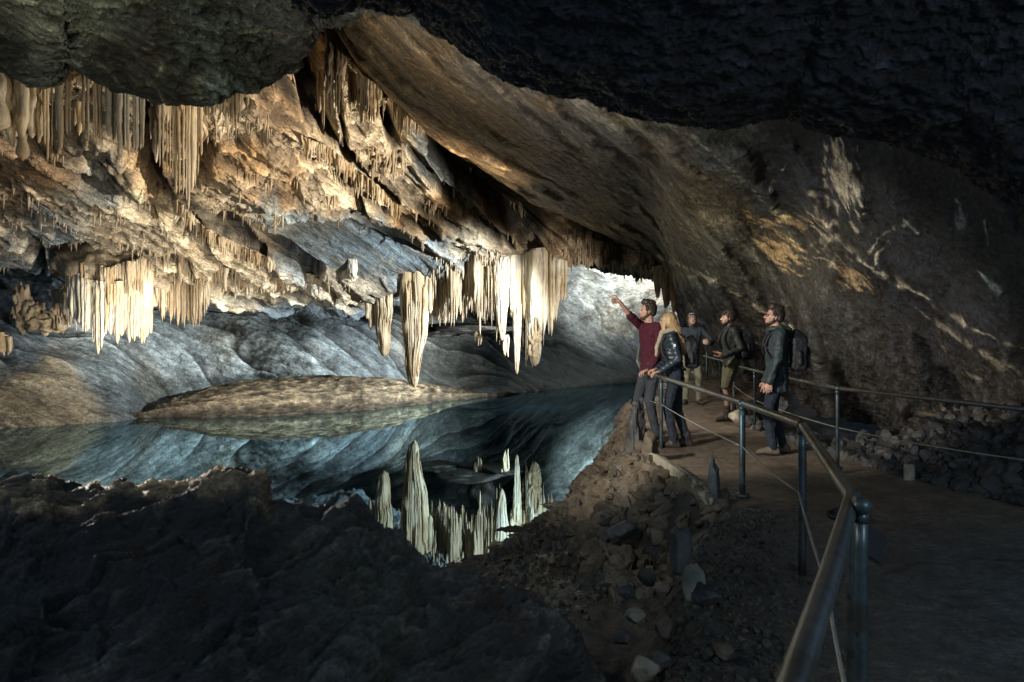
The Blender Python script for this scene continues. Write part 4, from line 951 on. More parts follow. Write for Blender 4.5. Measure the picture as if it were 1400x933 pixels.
FT = [at(*p) for p in [(966, 470, 20), (990, 469, 20.5), (1030, 470, 21)]]
par(tube_obj('top_rail', np.concatenate([np.linspace(a, b, 4) for a, b in zip(FT[:-1], FT[1:])]), .025, M_met, None, 10), fr3)
for a in FT: 
    o = tube_obj('post', np.linspace(a - [0, 0, 1.0], a, 4), .024, M_met, None, 10); par(o, fr3)

# information plate clamped behind the front post
pl_ = empty('information_plate', at(1178, 735, 2.95)); tag(pl_, 'black tilted plate with a pale rim fixed behind the front railing post', 'plate')
def box_mesh(name, hx, hy, hz, mat, parent=None, bev=.004, loc=(0, 0, 0), rot=(0, 0, 0)):
    bm = bmesh.new(); bmesh.ops.create_cube(bm, size=2); bmesh.ops.scale(bm, vec=(hx, hy, hz), verts=bm.verts)
    bmesh.ops.bevel(bm, geom=bm.edges[:], offset=bev, segments=2, affect='EDGES')
    me = bpy.data.meshes.new(name); bm.to_mesh(me); bm.free(); o = link(name, me, mat, parent); o.location = loc; o.rotation_euler = rot; return o
pl_.rotation_euler = (math.radians(-35), math.radians(32), 0)
box_mesh('plate', .10, .007, .062, M_blk, pl_, .005)
M_rim = simple_mat('pale_rim', (.45, .41, .32), .5)
box_mesh('rim', .022, .004, .005, M_rim, pl_, .002, (-.035, -.004, .064)); box_mesh('rim', .014, .004, .012, M_rim, pl_, .002, (-.088, -.006, .05))
box_mesh('bracket', .012, .05, .012, M_met, pl_, .003, (-.02, .05, 0))
ch = empty('chain', at(1150, 708, 2.8)); tag(ch, 'dark chain with padlock wrapped round the top of the front post', 'chain')
mb = MB()
for i in range(9):
    a = i * .8; c = np.array([-.018 + .022 * math.cos(a * 1.3), -.03 + .012 * math.sin(a), .05 - i * .012]); th = np.linspace(0, 2 * np.pi, 13)
    R = rand_rot(); L = np.stack([np.cos(th) * .012, np.sin(th) * .019, 0 * th], 1) @ R.T + c; mb.tube(L, .0042, 8, False)
link('links', mb.mesh('links'), M_blk, ch)
box_mesh('padlock', .014, .008, .017, M_rail, ch, .003, (-.022, -.03, -.075), (0, .4, 0))
# ------------------------------------------------------------------ people
def ell(c, r, B=None):
    r = np.array([r, r, r]) if np.isscalar(r) else np.array(r, float)
    V = ICO[2][0] * r
    if B is not None: V = V @ B      # rows of B: fwd, left, up
    return V + np.array(c, float)

class Shape:
    def __init__(s): s.bm = bmesh.new()
    def hull(s, *P):
        vs = [s.bm.verts.new(p) for p in np.concatenate(P)]
        r = bmesh.ops.convex_hull(s.bm, input=vs)
        bad = [v for v in vs if v.is_valid and not v.link_faces]
        bmesh.ops.delete(s.bm, geom=bad, context='VERTS')
    def limb(s, a, b, ra, rb): s.hull(ell(a, ra), ell(b, rb))
    def build(s, name, mat, parent, voxel=.007, smooth=3, disp=None, keep=False):
        me = bpy.data.meshes.new(name); s.bm.to_mesh(me); s.bm.free()
        t = bpy.data.objects.new('tmp', me); COL.objects.link(t)
        m = t.modifiers.new('r', 'REMESH'); m.mode = 'VOXEL'; m.voxel_size = voxel; m.use_smooth_shade = True
        if smooth:
            k = t.modifiers.new('s', 'SMOOTH'); k.iterations = smooth; k.factor = .5
        dg = bpy.context.evaluated_depsgraph_get(); dg.update()
        out = bpy.data.meshes.new_from_object(t.evaluated_get(dg)); bpy.data.objects.remove(t)
        out.name = name
        if disp:
            n = len(out.vertices); V = np.empty(n * 3, np.float32); N = np.empty(n * 3, np.float32)
            out.vertices.foreach_get('co', V); out.vertices.foreach_get('normal', N); V = V.reshape(-1, 3); N = N.reshape(-1, 3)
            V = V + N * disp(V)[:, None]; out.vertices.foreach_set('co', V.astype(np.float32).ravel()); out.update()
        out.polygons.foreach_set('use_smooth', np.ones(len(out.polygons), bool))
        out.materials.clear(); return link(name, out, mat, parent)

def folds(a=.012, f=7):
    sd = RNG.uniform(0, 99)
    return lambda V: a * ridged(V * np.array([f, f, f * .8]) + sd, 2) - a * .4 + a * .5 * fbm(V * f * 2.3 + sd, 3)

def ik(a, b, l1, l2, hint):
    a = np.array(a, float); b = np.array(b, float); d = b - a; L = np.linalg.norm(d)
    if L > (l1 + l2) * .995: b = a + d / L * (l1 + l2) * .995; d = b - a; L = np.linalg.norm(d)
    x = (l1 * l1 - l2 * l2 + L * L) / (2 * L); h = math.sqrt(max(l1 * l1 - x * x, 0)); u = d / L
    hp = np.array(hint, float); hp = hp - (hp @ u) * u; hp /= np.linalg.norm(hp) + 1e-9
    return a + u * x + hp * h, b

def hand(S, w, d, pn, side, curl=(.35, .4, .45, .5), point=False, s=1.0, spread=.14):
    """palm, four fingers and a thumb; d = direction, pn = palm normal, side = thumb side direction"""
    d = unit(d); side = unit(np.array(side) - (np.array(side) @ d) * d); pn = unit(np.cross(d, side)) if pn is None else unit(np.array(pn) - (np.array(pn) @ d) * d)
    w = np.array(w, float); kn = []
    for i in range(4):
        o = (1.5 - i) * .021 * s
        kn.append(w + d * (.088 - .006 * abs(i - 1)) * s + side * o)
    S.hull(ell(w, .023 * s), *[ell(k, .0125 * s) for k in kn], ell(w + d * .03 * s + side * .028 * s, .014 * s), ell(w + d * .03 * s - side * .022 * s, .014 * s))
    ln = [.072, .080, .074, .058]
    for i in range(4):
        c = 0.04 if (point and i == 0) else (1.15 if point else curl[i])
        p = kn[i]; ang = 0; dd = unit(d + side * (1.5 - i) * spread)
        for j, fr_ in enumerate((.46, .30, .24)):
            ang += c * (1.0 if j else .6); v = dd * math.cos(ang) + pn * math.sin(ang)
            q = p + v * ln[i] * fr_ * s; S.limb(p, q, (.0092 - .0008 * j) * s, (.0086 - .0009 * j) * s); p = q
    b = w + d * .028 * s + side * .026 * s; t1 = b + unit(side * .8 + d * .75 + pn * .25) * .042 * s; t2 = t1 + unit(side * .25 + d + pn * .35) * .032 * s
    S.limb(b, t1, .0125 * s, .0105 * s); S.limb(t1, t2, .0105 * s, .0085 * s)

SKIN = simple_mat('skin', (.50, .29, .21), .5, 0, 60, .1, .001, .12, .35)
EYE = simple_mat('eye_dark', (.02, .02, .02), .2, 0, 10, 0, .001, .1)
LIP = simple_mat('lips', (.33, .13, .11), .5, 0, 30, .1, .001, .1)

def head_axes(yaw, pitch, roll=0):
    f = np.array([math.cos(yaw) * math.cos(pitch), math.sin(yaw) * math.cos(pitch), math.sin(pitch)])
    l = np.array([-math.sin(yaw), math.cos(yaw), 0]); u = np.cross(f, l); return np.stack([f, l, u])

def person(label, loc, yaw, H, cfg):
    s = H / 1.78; root = empty('person', loc, yaw); root['label'] = label; root['category'] = 'person'
    Rz = np.array([[math.cos(yaw), -math.sin(yaw), 0], [math.sin(yaw), math.cos(yaw), 0], [0, 0, 1]])
    def W(px, py, D): return (at(px, py, D) - np.array(loc)) @ Rz          # photo point -> local
    lean = np.array(cfg.get('lean', (0, 0, 0)), float)
    pel = np.array([0, 0, .95 * s]) ; chest = np.array([0, 0, 1.30 * s]) + lean * .7; nk = np.array([0, 0, 1.50 * s]) + lean
    sw = cfg.get('sw', .185) * s; hw = .095 * s
    shl = {+1: np.array([-.01, sw, 1.43 * s]) + lean, -1: np.array([-.01, -sw, 1.43 * s]) + lean}
    hy, hp = cfg.get('head', (0, 0)); B = head_axes(hy, hp); hc = nk + np.array([.03, 0, .128 * s])
    hp_ = lambda x, y, z: hc + (np.array([x, y, z]) * s) @ B
    J = {}
    for k in (1, -1):
        h = np.array([0, hw * k, .93 * s]); ft = cfg['feet'][k]; an = np.array([ft[0], ft[1], .09 * s])
        kn, an = ik(h, an, .43 * s, .43 * s, (1, 0, 0)); J['hip', k] = h; J['kn', k] = kn; J['an', k] = an
        fd = ft[2] if len(ft) > 2 else 0; J['fd', k] = np.array([math.cos(fd), math.sin(fd), 0])
        a = cfg['hands'][k]; wr = a['w'](W) if callable(a['w']) else np.array(a['w'], float)
        el, wr = ik(shl[k], wr, .30 * s, .28 * s, a.get('hint', (-.5, k * .6, -.6))); J['el', k] = el; J['wr', k] = wr
    # ---- body: one continuous figure
    S = Shape(); e = lambda x, y, z, r: ell(hp_(x, y, z), np.array(r if hasattr(r, '__len__') else (r, r, r)) * s, B)
    S.hull(e(-.005, 0, .03, (.096, .074, .09)), e(.03, 0, -.01, (.062, .064, .06))); S.hull(e(.03, 0, -.02, (.055, .058, .05)), e(.058, 0, -.088, (.026, .03, .022)), e(.0, .045, -.06, .018), e(.0, -.045, -.06, .018))
    S.hull(e(.090, 0, .012, .007), e(.112, 0, -.024, (.012, .013, .009)), e(.088, 0, -.028, (.01, .016, .008)))
    for k in (1, -1):
        S.hull(e(.084, .012 * k, .030, .011), e(.072, .046 * k, .028, .013)); S.hull(e(-.008, .076 * k, .008, (.013, .007, .020)), e(-.004, .075 * k, -.024, (.009, .006, .010))); S.hull(e(.062, .036 * k, -.026, .022), e(.055, .03 * k, -.055, .02))
    S.hull(e(.088, .014, -.050, .009), e(.088, -.014, -.050, .009), e(.080, 0, -.068, .012))
    S.hull(ell(hp_(-.02, 0, -.05), .054 * s), ell(nk + [0, 0, -.03], .058 * s))
    S.hull(ell(nk + [0, 0, -.05], .06 * s), ell(shl[1] * .75 + shl[-1] * .25, .05 * s), ell(shl[-1] * .75 + shl[1] * .25, .05 * s), ell(chest, np.array([.095, .13, .08]) * s))
    S.hull(ell(chest, np.array([.095, .13, .08]) * s), ell(pel, np.array([.09, .13, .08]) * s))
    for k in (1, -1):
        S.limb(chest * .4 + shl[k] * .6, shl[k], .055 * s, .048 * s)
        S.limb(shl[k], J['el', k], .046 * s, .036 * s); S.limb(J['el', k], J['wr', k], .036 * s, .024 * s)
        S.limb(J['hip', k], J['kn', k], .078 * s, .05 * s); mid = J['kn', k] * .65 + J['an', k] * .35 - np.array([.018, 0, 0]) * s
        S.limb(J['kn', k], mid, .047 * s, .05 * s); S.limb(mid, J['an', k], .05 * s, .034 * s); S.limb(J['an', k], J['an', k] + J['fd', k] * .13 * s - [0, 0, .05 * s], .034 * s, .022 * s)
        a = cfg['hands'][k]; hd = a['dir']; hand(S, J['wr', k], hd, a.get('pn'), a['side'], a.get('curl', (.35, .4, .45, .5)), a.get('point', False), s * 1.02)
    S.build('body', cfg.get('skin', SKIN), root, .0055, 2)
    for k in (1, -1): 
        mb = MB(); V, T = ICO[3]; mb.add(V * .0115 * s + hp_(.074, .031 * k, .006), T[:, [0, 1, 2, 2]]); link('eye', mb.mesh('eye'), EYE, root)
    mb = MB(); mb.tube([hp_(.088, -.022, -.052), hp_(.0965, -.008, -.0545), hp_(.0965, .008, -.0545), hp_(.088, .022, -.052)], .0045 * s, 8); link('lips', mb.mesh('lips'), cfg.get('lipmat', LIP), root)
    # ---- clothes
    jm = cfg['top_mat']; g = cfg.get('bulk', 1.0); slv = cfg.get('sleeve', 1.0); hem = cfg.get('hem', .86) * s
    S = Shape()
    hipc = np.array([0, 0, hem]); wa = np.array([0, 0, 1.10 * s]) + lean * .3
    S.hull(ell(hipc, np.array([.125, .165, .03]) * s * g), ell(wa, np.array([.115, .15, .05]) * s * g)); S.hull(ell(wa, np.array([.115, .15, .05]) * s * g), ell(chest, np.array([.128, .172, .07]) * s * g))
    S.hull(ell(chest, np.array([.125, .17, .06]) * s * g), ell(shl[1], .058 * s * g), ell(shl[-1], .058 * s * g), ell(nk - [0, 0, .045], np.array([.07, .08, .03]) * s))
    for k in (1, -1):
        S.limb(shl[k], J['el', k], .062 * s * g, .052 * s * g)
        sv = slv[k] if isinstance(slv, dict) else slv
        if sv > 0: S.limb(J['el', k], J['el', k] * (1 - sv) + J['wr', k] * sv, .052 * s * g, .041 * s * g)
    if cfg.get('collar', True): S.hull(ell(nk - [0, 0, .05], np.array([.075, .075, .03]) * s), ell(nk + [.005, 0, .01], np.array([.066, .064, .022]) * s))
    if cfg.get('puff'):
        def dp(V, J=J, s=s):
            d = np.zeros(len(V)); best = np.full(len(V), 1e9)
            segs = [(np.array([0, 0, .8 * s]), np.array([0, 0, 1.5 * s]), .12)] + [(shl[k], J['el', k], .05) for k in (1, -1)] + [(J['el', k], J['wr', k], .045) for k in (1, -1)]
            for a, b, r in segs:
                ab = b - a; L = np.linalg.norm(ab); t = ((V - a) @ ab) / (L * L); q = np.linalg.norm(V - (a + np.clip(t, 0, 1)[:, None] * ab), axis=1) - r
                v = .011 * (np.abs(np.sin(np.pi * t * L / .062)) ** .6) - .006; m = q < best; d[m] = v[m]; best[m] = q[m]
            return d + .004 * fbm(V * 14, 3)
        S.build('jacket', jm, root, .0065, 3, dp)
    else: S.build(cfg.get('top_name', 'jacket'), jm, root, .0075, 3, folds(cfg.get('fold', .013), 6.5))
    # trousers or shorts
    S = Shape(); S.hull(ell(pel + [0, 0, .04], np.array([.11, .15, .04]) * s), ell(J['hip', 1] - [0, 0, .03], .088 * s), ell(J['hip', -1] - [0, 0, .03], .088 * s))
    for k in (1, -1):
        if cfg.get('shorts'):
            q = J['hip', k] * .05 + J['kn', k] * .95; S.hull(ell(J['hip', k], .095 * s), ell(q, np.array([.082, .078, .02]) * s))
        else:
            b = J['an', k] + np.array([0, 0, .0]); S.limb(J['hip', k], J['kn', k], .092 * s, .066 * s); S.limb(J['kn', k], b, .066 * s, .054 * s)
    S.build('shorts' if cfg.get('shorts') else 'trousers', cfg['leg_mat'], root, .0075, 3, folds(.011, 8))
    for k in (1, -1):
        an = J['an', k]; fd = J['fd', k]; sd = np.array([-fd[1], fd[0], 0]); z = lambda h: np.array([0, 0, h * s - an[2]])
        S = Shape(); heel = an - fd * .055 * s; toe = an + fd * .165 * s; ball = an + fd * .10 * s
        S.hull(ell(an + [0, 0, .02], .048 * s), ell(heel + z(.04), .036 * s), ell(an + fd * .03 * s + z(.05), .045 * s)); S.hull(ell(heel + z(.035), .034 * s), ell(ball + z(.04), np.array([.045, .045, .03]) * s), ell(toe + z(.033), .030 * s), ell(an + fd * .05 * s + z(.065), .036 * s))
        if cfg.get('boots', True): S.limb(an + [0, 0, .0], an + [0, 0, .08 * s], .052 * s, .054 * s)
        b = S.build('boot' if cfg.get('boots', True) else 'shoe', cfg['shoe_mat'], root, .006, 2, lambda V: .003 * fbm(V * 25, 3))
        S = Shape(); S.hull(*[ell(p + z(.012), np.array([.006, .006, .006])) for p in (heel - fd * .035 * s + sd * .025 * s, heel - fd * .035 * s - sd * .025 * s, ball + sd * .052 * s, ball - sd * .052 * s, toe + fd * .028 * s + sd * .015 * s, toe + fd * .028 * s - sd * .015 * s)],
                            *[ell(p + z(.004), .004) for p in (heel + sd * .03 * s, heel - sd * .03 * s, toe)])
        S.build('sole', M_sole, b, .005, 1)
        if cfg.get('sock'): 
            S = Shape(); S.limb(an + [0, 0, .06], an + [0, 0, .14 * s], .047 * s, .049 * s); S.build('sock', cfg['sock'], root, .006, 1, lambda V: .004 * np.sin(V[:, 2] * 200))
    if cfg.get('pack') is not None:
        pm = cfg['pack']; ps = cfg.get('pack_size', 1.0) * s; c = chest + np.array([-.245, 0, -.07 * s])
        S = Shape(); R3 = lambda x, y, z, r: ell(c + np.array([x, y, z]) * ps, r * ps)
        S.hull(*[R3(x, y, z, .045) for x in (-.05, .06) for y in (-.11, .11) for z in (-.21, .15)], R3(.02, 0, .24, .05), R3(.02, .06, .22, .04), R3(.02, -.06, .22, .04))
        S.hull(*[R3(-.10, y, z, .035) for y in (-.08, .08) for z in (-.18, .02)]); S.hull(R3(0, .16, -.15, .035), R3(0, .155, -.02, .03)); S.hull(R3(0, -.16, -.15, .035), R3(0, -.155, -.02, .03))
        bo = S.build('backpack', pm, root, .008, 3, folds(.010, 9))
        for k in (1, -1):
            y = .105 * s * k; pts = crom([c + [.08, y, .20 * s], shl[k] * [1, .62, 1] + [-.02, 0, .062 * s * g], shl[k] * [1, .66, 1] + [.10 * g, 0, -.02 * s], chest + [.135 * g, y * 1.15, -.04 * s], chest + [.06 * g, y * 1.55, -.17 * s], c + [.08, y * 1.2, -.22 * s]], 26)
            mb = MB(); mb.tube(pts, .016 * s, 8); link('strap', mb.mesh('strap'), pm, bo)
    return root, dict(s=s, B=B, hc=hc, h=hp_, nk=nk, chest=chest, sh=shl, J=J, W=W)

def strands(name, root, starts, mids, ends, r, mat, jit=.01, nseg=14):
    mb = MB()
    for a, m, b in zip(starts, mids, ends):
        P = crom([a, (np.array(a) + m) / 2 + RNG.normal(size=3) * jit * .5, m + RNG.normal(size=3) * jit, b + RNG.normal(size=3) * jit], nseg)
        mb.tube(P, np.linspace(r, r * .45, nseg), 6)
    return link(name, mb.mesh(name), mat, root)
def short_hair(root, I, mat, quiff=.02, back=1.0, side=.0, amp=.008):
    s, B, h = I['s'], I['B'], I['h']; S = Shape(); e = lambda x, y, z, r: ell(h(x, y, z), np.array(r) * s, B)
    S.hull(e(-.022, 0, .055, (.088, .083, .078)), e(-.045, 0, .0, (.062, .078, .06 * back)))
    S.hull(e(.05, .03, .10 + quiff * .5, (.034, .03, .022 + quiff * .5)), e(.05, -.03, .10 + quiff * .5, (.034, .03, .022 + quiff * .5)), e(-.03, 0, .11 + quiff * .4, (.06, .055, .03)))
    for k in (1, -1): S.hull(e(.018, .073 * k, .045, (.02, .010, .035)), e(.008, .073 * k, .012 - side, (.010, .008, .018)))
    return S.build('hair', mat, root, .006, 2, lambda V: amp * 1.7 * ridged(V * 34, 3))
def beard(root, I, mat, full=1.0):
    s, B, h = I['s'], I['B'], I['h']; S = Shape(); e = lambda x, y, z, r: ell(h(x, y, z), np.array(r) * s, B)
    S.hull(e(.066, 0, -.092, (.026, .034, .022 * full)), e(.008, .056, -.055, (.016, .014, .018)), e(.008, -.056, -.055, (.016, .014, .018)), e(.05, 0, -.10, (.03, .03, .018 * full)))
    for k in (1, -1): S.hull(e(.006, .068 * k, -.02, (.012, .009, .014)), e(.018, .060 * k, -.058, (.018, .012, .018)))
    S.hull(e(.099, .012, -.038, .008 * np.ones(3)), e(.099, -.012, -.038, .008 * np.ones(3)))
    return S.build('beard', mat, root, .005, 2, lambda V: .003 * ridged(V * 45, 3))
def cap(root, I, mat, brim=True):
    s, B, h = I['s'], I['B'], I['h']; S = Shape(); e = lambda x, y, z, r: ell(h(x, y, z), np.array(r) * s, B)
    S.hull(e(-.006, 0, .062, (.103, .086, .030)), e(-.004, 0, .10, (.075, .068, .042)))
    o = S.build('cap', mat, root, .006, 3, lambda V: .002 * fbm(V * 20, 2))
    S = Shape(); S.hull(e(.085, .055, .058, (.02, .012, .006)), e(.085, -.055, .058, (.02, .012, .006)), e(.165, .028, .050, (.012, .012, .005)), e(.165, -.028, .050, (.012, .012, .005))); S.build('brim', mat, o, .005, 2)
    return o

M_sole = simple_mat('rubber_sole', (.02, .02, .02), .8, 0, 50, .3, .002, .2)
HAIRD = simple_mat('dark_hair', (.035, .022, .014), .5, 0, 120, .6, .004, .4, .5)
HAIRB = simple_mat('blonde_hair', (.42, .27, .13), .5, 0, 90, .4, .003, .35, .5, .35 and (.25, .15, .07))
MAR = simple_mat('maroon_knit', (.075, .016, .026), .9, 0, 160, .5, .004, .25, .2); PUF = simple_mat('navy_quilt', (.020, .032, .042), .42, 0, 50, .3, .003, .2, .5)
DEN = simple_mat('dark_denim', (.020, .026, .037), .85, 0, 120, .4, .002, .25, .25); KHA = simple_mat('khaki_cloth', (.20, .19, .13), .85, 0, 80, .3, .002, .2, .2)
OLV = simple_mat('olive_cloth', (.125, .12, .07), .85, 0, 80, .3, .002, .2, .2); BLKJ = simple_mat('black_jacket_cloth', (.024, .026, .024), .6, 0, 60, .4, .003, .3, .35)
TEAL = simple_mat('teal_grey_shell', (.030, .043, .046), .6, 0, 70, .35, .003, .2, .35); PCK = simple_mat('black_nylon', (.012, .013, .015), .6, 0, 90, .4, .003, .3, .35)
GRT = simple_mat('slate_trouser_cloth', (.048, .053, .06), .85, 0, 80, .3, .002, .2, .2); BOOT = simple_mat('dark_leather', (.045, .035, .028), .55, 0, 60, .4, .003, .3, .4); SHOE = simple_mat('taupe_suede', (.15, .12, .085), .85, 0, 60, .4, .003, .25, .2)
DKJ = simple_mat('dark_blue_jacket_cloth', (.03, .04, .05), .7, 0, 60, .4, .003, .25, .3); CAPG = simple_mat('grey_cap_cloth', (.32, .34, .33), .85, 0, 90, .3, .002, .15, .2); CAPB = simple_mat('black_cap_cloth', (.03, .03, .028), .85, 0, 90, .3, .002, .15, .2)
CRS = simple_mat('cream_scarf_knit', (.36, .31, .22), .95, 0, 70, .6, .004, .3, .1); ORA = simple_mat('orange_lining', (.62, .26, .03), .7, 0, 60, .3, .002, .15); BADG = simple_mat('white_badge', (.75, .77, .75), .6, 0, 60, .1, .001, .1)
SOCK = simple_mat('grey_sock', (.05, .05, .05), .9, 0, 100, .4, .002, .2); GLA = simple_mat('dark_red_frame', (.07, .015, .012), .3, 0, 30, .05, .001, .1)
D2R = math.radians

# 1 man in maroon pointing
loc = tuple(at(890, 601, 10.85)); loc = (loc[0], loc[1], gz(loc[0], loc[1]))
r1, I = person('bearded man in a maroon sweater pointing across the lake with an outstretched arm', loc, D2R(200), 1.90, dict(
    top_mat=MAR, top_name='sweater', leg_mat=GRT, shoe_mat=BOOT, collar=False, bulk=1.0, sleeve={1: .95, -1: .12}, hem=.86, sw=.19, lean=(.02, 0, 0), head=(D2R(-22), D2R(6)), fold=.012,
    feet={1: (-.02, .11, .1), -1: (.10, -.12, -.1)},
    hands={-1: dict(w=lambda W: W(843, 408, 10.65), hint=(0, 0, -1), dir=(.95, -.12, .14), side=(0, 0, 1), pn=(-.1, .9, 0), point=True), 1: dict(w=lambda W: W(887, 506, 10.55), hint=(-.8, .4, -.2), dir=(.95, 0, -.25), side=(0, -1, 0), pn=(0, 0, -1), curl=(.7, .7, .7, .7))}))
short_hair(r1, I, HAIRD, .03); beard(r1, I, simple_mat('brown_beard', (.10, .05, .03), .7, 0, 90, .4, .002, .3), .8)
S = Shape(); S.hull(ell(I['nk'] - [0, 0, .055], np.array([.078, .082, .02])), ell(I['nk'] - [-.004, 0, .02], np.array([.068, .070, .012]))); S.build('collar', MAR, r1, .006, 2)
# 2 woman at the rail
loc = tuple(at(924, 612, 10.15)); loc = (loc[0], loc[1], gz(loc[0], loc[1]))
r2, I = person('long haired blonde woman in a navy quilted jacket resting her hands on the railing', loc, D2R(172), 1.74, dict(
    top_mat=PUF, puff=True, leg_mat=DEN, shoe_mat=BOOT, bulk=.98, sleeve=1.0, hem=.80, sw=.165, lean=(.07, 0, 0), head=(D2R(-32), D2R(8)), pack=PCK, pack_size=.8,
    feet={1: (.03, .10, .05), -1: (-.14, -.06, .05)},
    hands={1: dict(w=lambda W: W(903, 508, 9.98), hint=(-.7, .4, -.6), dir=(.9, .1, -.2), side=(0, -1, 0), pn=(0, 0, -1), curl=(.75, .8, .8, .85)), -1: dict(w=lambda W: W(898, 505, 10.28), hint=(-.5, -.8, -.4), dir=(.9, .2, -.2), side=(0, 1, 0), pn=(0, 0, -1), curl=(.75, .8, .8, .85))}))
s, B, h = I['s'], I['B'], I['h']; S = Shape(); e = lambda x, y, z, r: ell(h(x, y, z), np.array(r) * s, B)
S.hull(e(-.02, 0, .05, (.092, .086, .082)), e(-.05, 0, -.02, (.062, .082, .07))); S.hull(e(-.05, 0, -.02, (.06, .08, .06)), ell(I['nk'] + [-.10, 0, -.02], (.045, .085, .05))); S.hull(ell(I['nk'] + [-.10, 0, -.02], (.045, .085, .05)), ell(I['nk'] + [-.17, .02, -.24], (.02, .05, .05)))
for k in (1, -1): S.hull(e(.02, .072 * k, .03, (.035, .018, .04)), e(.0, .075 * k, -.10, (.03, .02, .05)))
hr = S.build('hair', HAIRB, r2, .006, 2, lambda V: .008 * ridged(V * np.array([30, 30, 5]), 3))
st, md, en = [], [], []
for _ in range(150):
    a = RNG.uniform(-2.2, 2.2); st.append(h(-.02 - .07 * math.cos(a), .085 * math.sin(a) * .98, .04 + RNG.uniform(-.03, .06))); y = math.sin(a)
    md.append(I['nk'] + np.array([-.10 - .03 * math.cos(a), .095 * y, 0])); en.append(I['nk'] + np.array([-.17 + RNG.uniform(-.03, .03), .085 * y + .02, -.24 + RNG.uniform(-.06, .05)]))
strands('hair_strands', hr, st, md, en, .0055, HAIRB)
S = Shape(); n_ = I['nk']; 
for i in range(10):
    a = i / 10 * 2 * math.pi; b = (i + 1) / 10 * 2 * math.pi; S.limb(n_ + [.085 * math.cos(a) + .01, .085 * math.sin(a), .015 - .02 * math.cos(a)], n_ + [.085 * math.cos(b) + .01, .085 * math.sin(b), .015 - .02 * math.cos(b)], .027, .027)
S.limb(n_ + [.10, .03, .0], n_ + [.17, .04, -.20], .027, .024); S.limb(n_ + [.17, .04, -.20], n_ + [.175, .05, -.30], .024, .018); S.build('scarf', CRS, r2, .007, 2, lambda V: .009 * ridged(V * 16, 3))
el = I['J']['el', 1]; q = I['sh'][1] * .62 + el * .38
me = box_mesh('arm_badge', .014, .003, .017, BADG, r2, .002, tuple(q + np.array([0, .066, 0])))
# 3 smiling man in the back
loc = tuple(at(946, 556, 15.3)); loc = (loc[0], loc[1], gz(loc[0], loc[1]))
r3, I = person('smiling man in a pale grey cap facing the camera, one fist at his chest', loc, D2R(-98), 1.76, dict(
    top_mat=DKJ, leg_mat=KHA, shoe_mat=BOOT, hem=.84, head=(D2R(4), D2R(4)), pack=None, feet={1: (.04, .13, .25), -1: (0, -.12, -.25)},
    hands={1: dict(w=lambda W: W(969, 470, 14.95), hint=(-.2, .9, -.7), dir=(.3, -.9, .35), side=(0, 0, 1), pn=(-.9, 0, 0), curl=(1.2, 1.2, 1.2, 1.2)), -1: dict(w=(.13, -.26, .86), dir=(.3, .1, -1), side=(1, 0, 0), pn=(0, 1, 0))}))
cap(r3, I, CAPG); short_hair(r3, I, HAIRD, -.02, .9); beard(r3, I, simple_mat('greying_beard', (.16, .12, .09), .7, 0, 90, .4, .002, .3), .6)
mb = MB(); h = I['h']; mb.tube([h(.090, -.028, -.048), h(.1, -.012, -.056), h(.1, .012, -.056), h(.090, .028, -.048)], .005, 8); link('teeth', mb.mesh('teeth'), BADG, r3)
# 4 man in shorts
loc = tuple(at(1000, 574, 13.0)); loc = (loc[0], loc[1], gz(loc[0], loc[1]))
r4, I = person('bearded man in a black cap and olive shorts holding his open hands out in front', loc, D2R(184), 1.83, dict(
    top_mat=BLKJ, leg_mat=OLV, shoe_mat=BOOT, shorts=True, sock=SOCK, hem=.88, bulk=1.04, head=(D2R(-4), D2R(2)), pack=PCK, pack_size=1.0, lean=(.03, 0, 0), feet={1: (.10, .10, .05), -1: (-.06, -.10, .0)},
    hands={1: dict(w=lambda W: W(990, 487, 12.75), hint=(-.8, .3, -.6), dir=(.95, -.1, -.12), side=(0, 1, .3), pn=(0, 0, 1), curl=(.25, .3, .35, .4)), -1: dict(w=lambda W: W(988, 484, 13.05), hint=(-.8, -.3, -.6), dir=(.95, .2, .05), side=(0, -1, .3), pn=(0, 0, 1), curl=(.25, .3, .35, .4))}))
cap(r4, I, CAPB); short_hair(r4, I, HAIRD, -.02, .9); beard(r4, I, HAIRD, 1.3)
# 5 man with glasses
loc = tuple(at(1062, 619, 9.55)); loc = (loc[0], loc[1], gz(loc[0], loc[1]))
r5, I = person('dark haired man with glasses in a hooded teal grey shell jacket, arms hanging, black backpack', loc, D2R(170), 1.79, dict(
    top_mat=TEAL, leg_mat=DEN, shoe_mat=SHOE, boots=False, hem=.76, bulk=1.1, sw=.19, head=(D2R(6), D2R(12)), pack=PCK, pack_size=.92, fold=.020, feet={1: (.06, .10, .05), -1: (-.09, -.11, -.2)},
    hands={1: dict(w=(.12, .24, .84), hint=(-.9, .2, 0), dir=(.15, 0, -1), side=(1, 0, 0), pn=(0, -1, 0), curl=(.6, .65, .7, .7)), -1: dict(w=(.10, -.25, .84), hint=(-.9, -.2, 0), dir=(.1, 0, -1), side=(1, 0, 0), pn=(0, 1, 0))}))
short_hair(r5, I, HAIRD, .035); beard(r5, I, HAIRD, .5)
n_ = I['nk']; S = Shape()
S.hull(ell(n_ + [-.03, .10, -.01], (.04, .04, .028)), ell(n_ + [-.12, .05, -.02], (.05, .06, .04)), ell(n_ + [-.12, -.05, -.02], (.05, .06, .04)), ell(n_ + [-.03, -.10, -.01], (.04, .04, .028)), ell(n_ + [-.15, 0, -.09], (.04, .06, .04)))
for k in (1, -1): S.limb(n_ + [-.03, .095 * k, .0], n_ + [.085, .05 * k, -.01], .036, .03); S.limb(n_ + [.085, .05 * k, -.01], n_ + [.10, .01 * k, -.05], .03, .028)
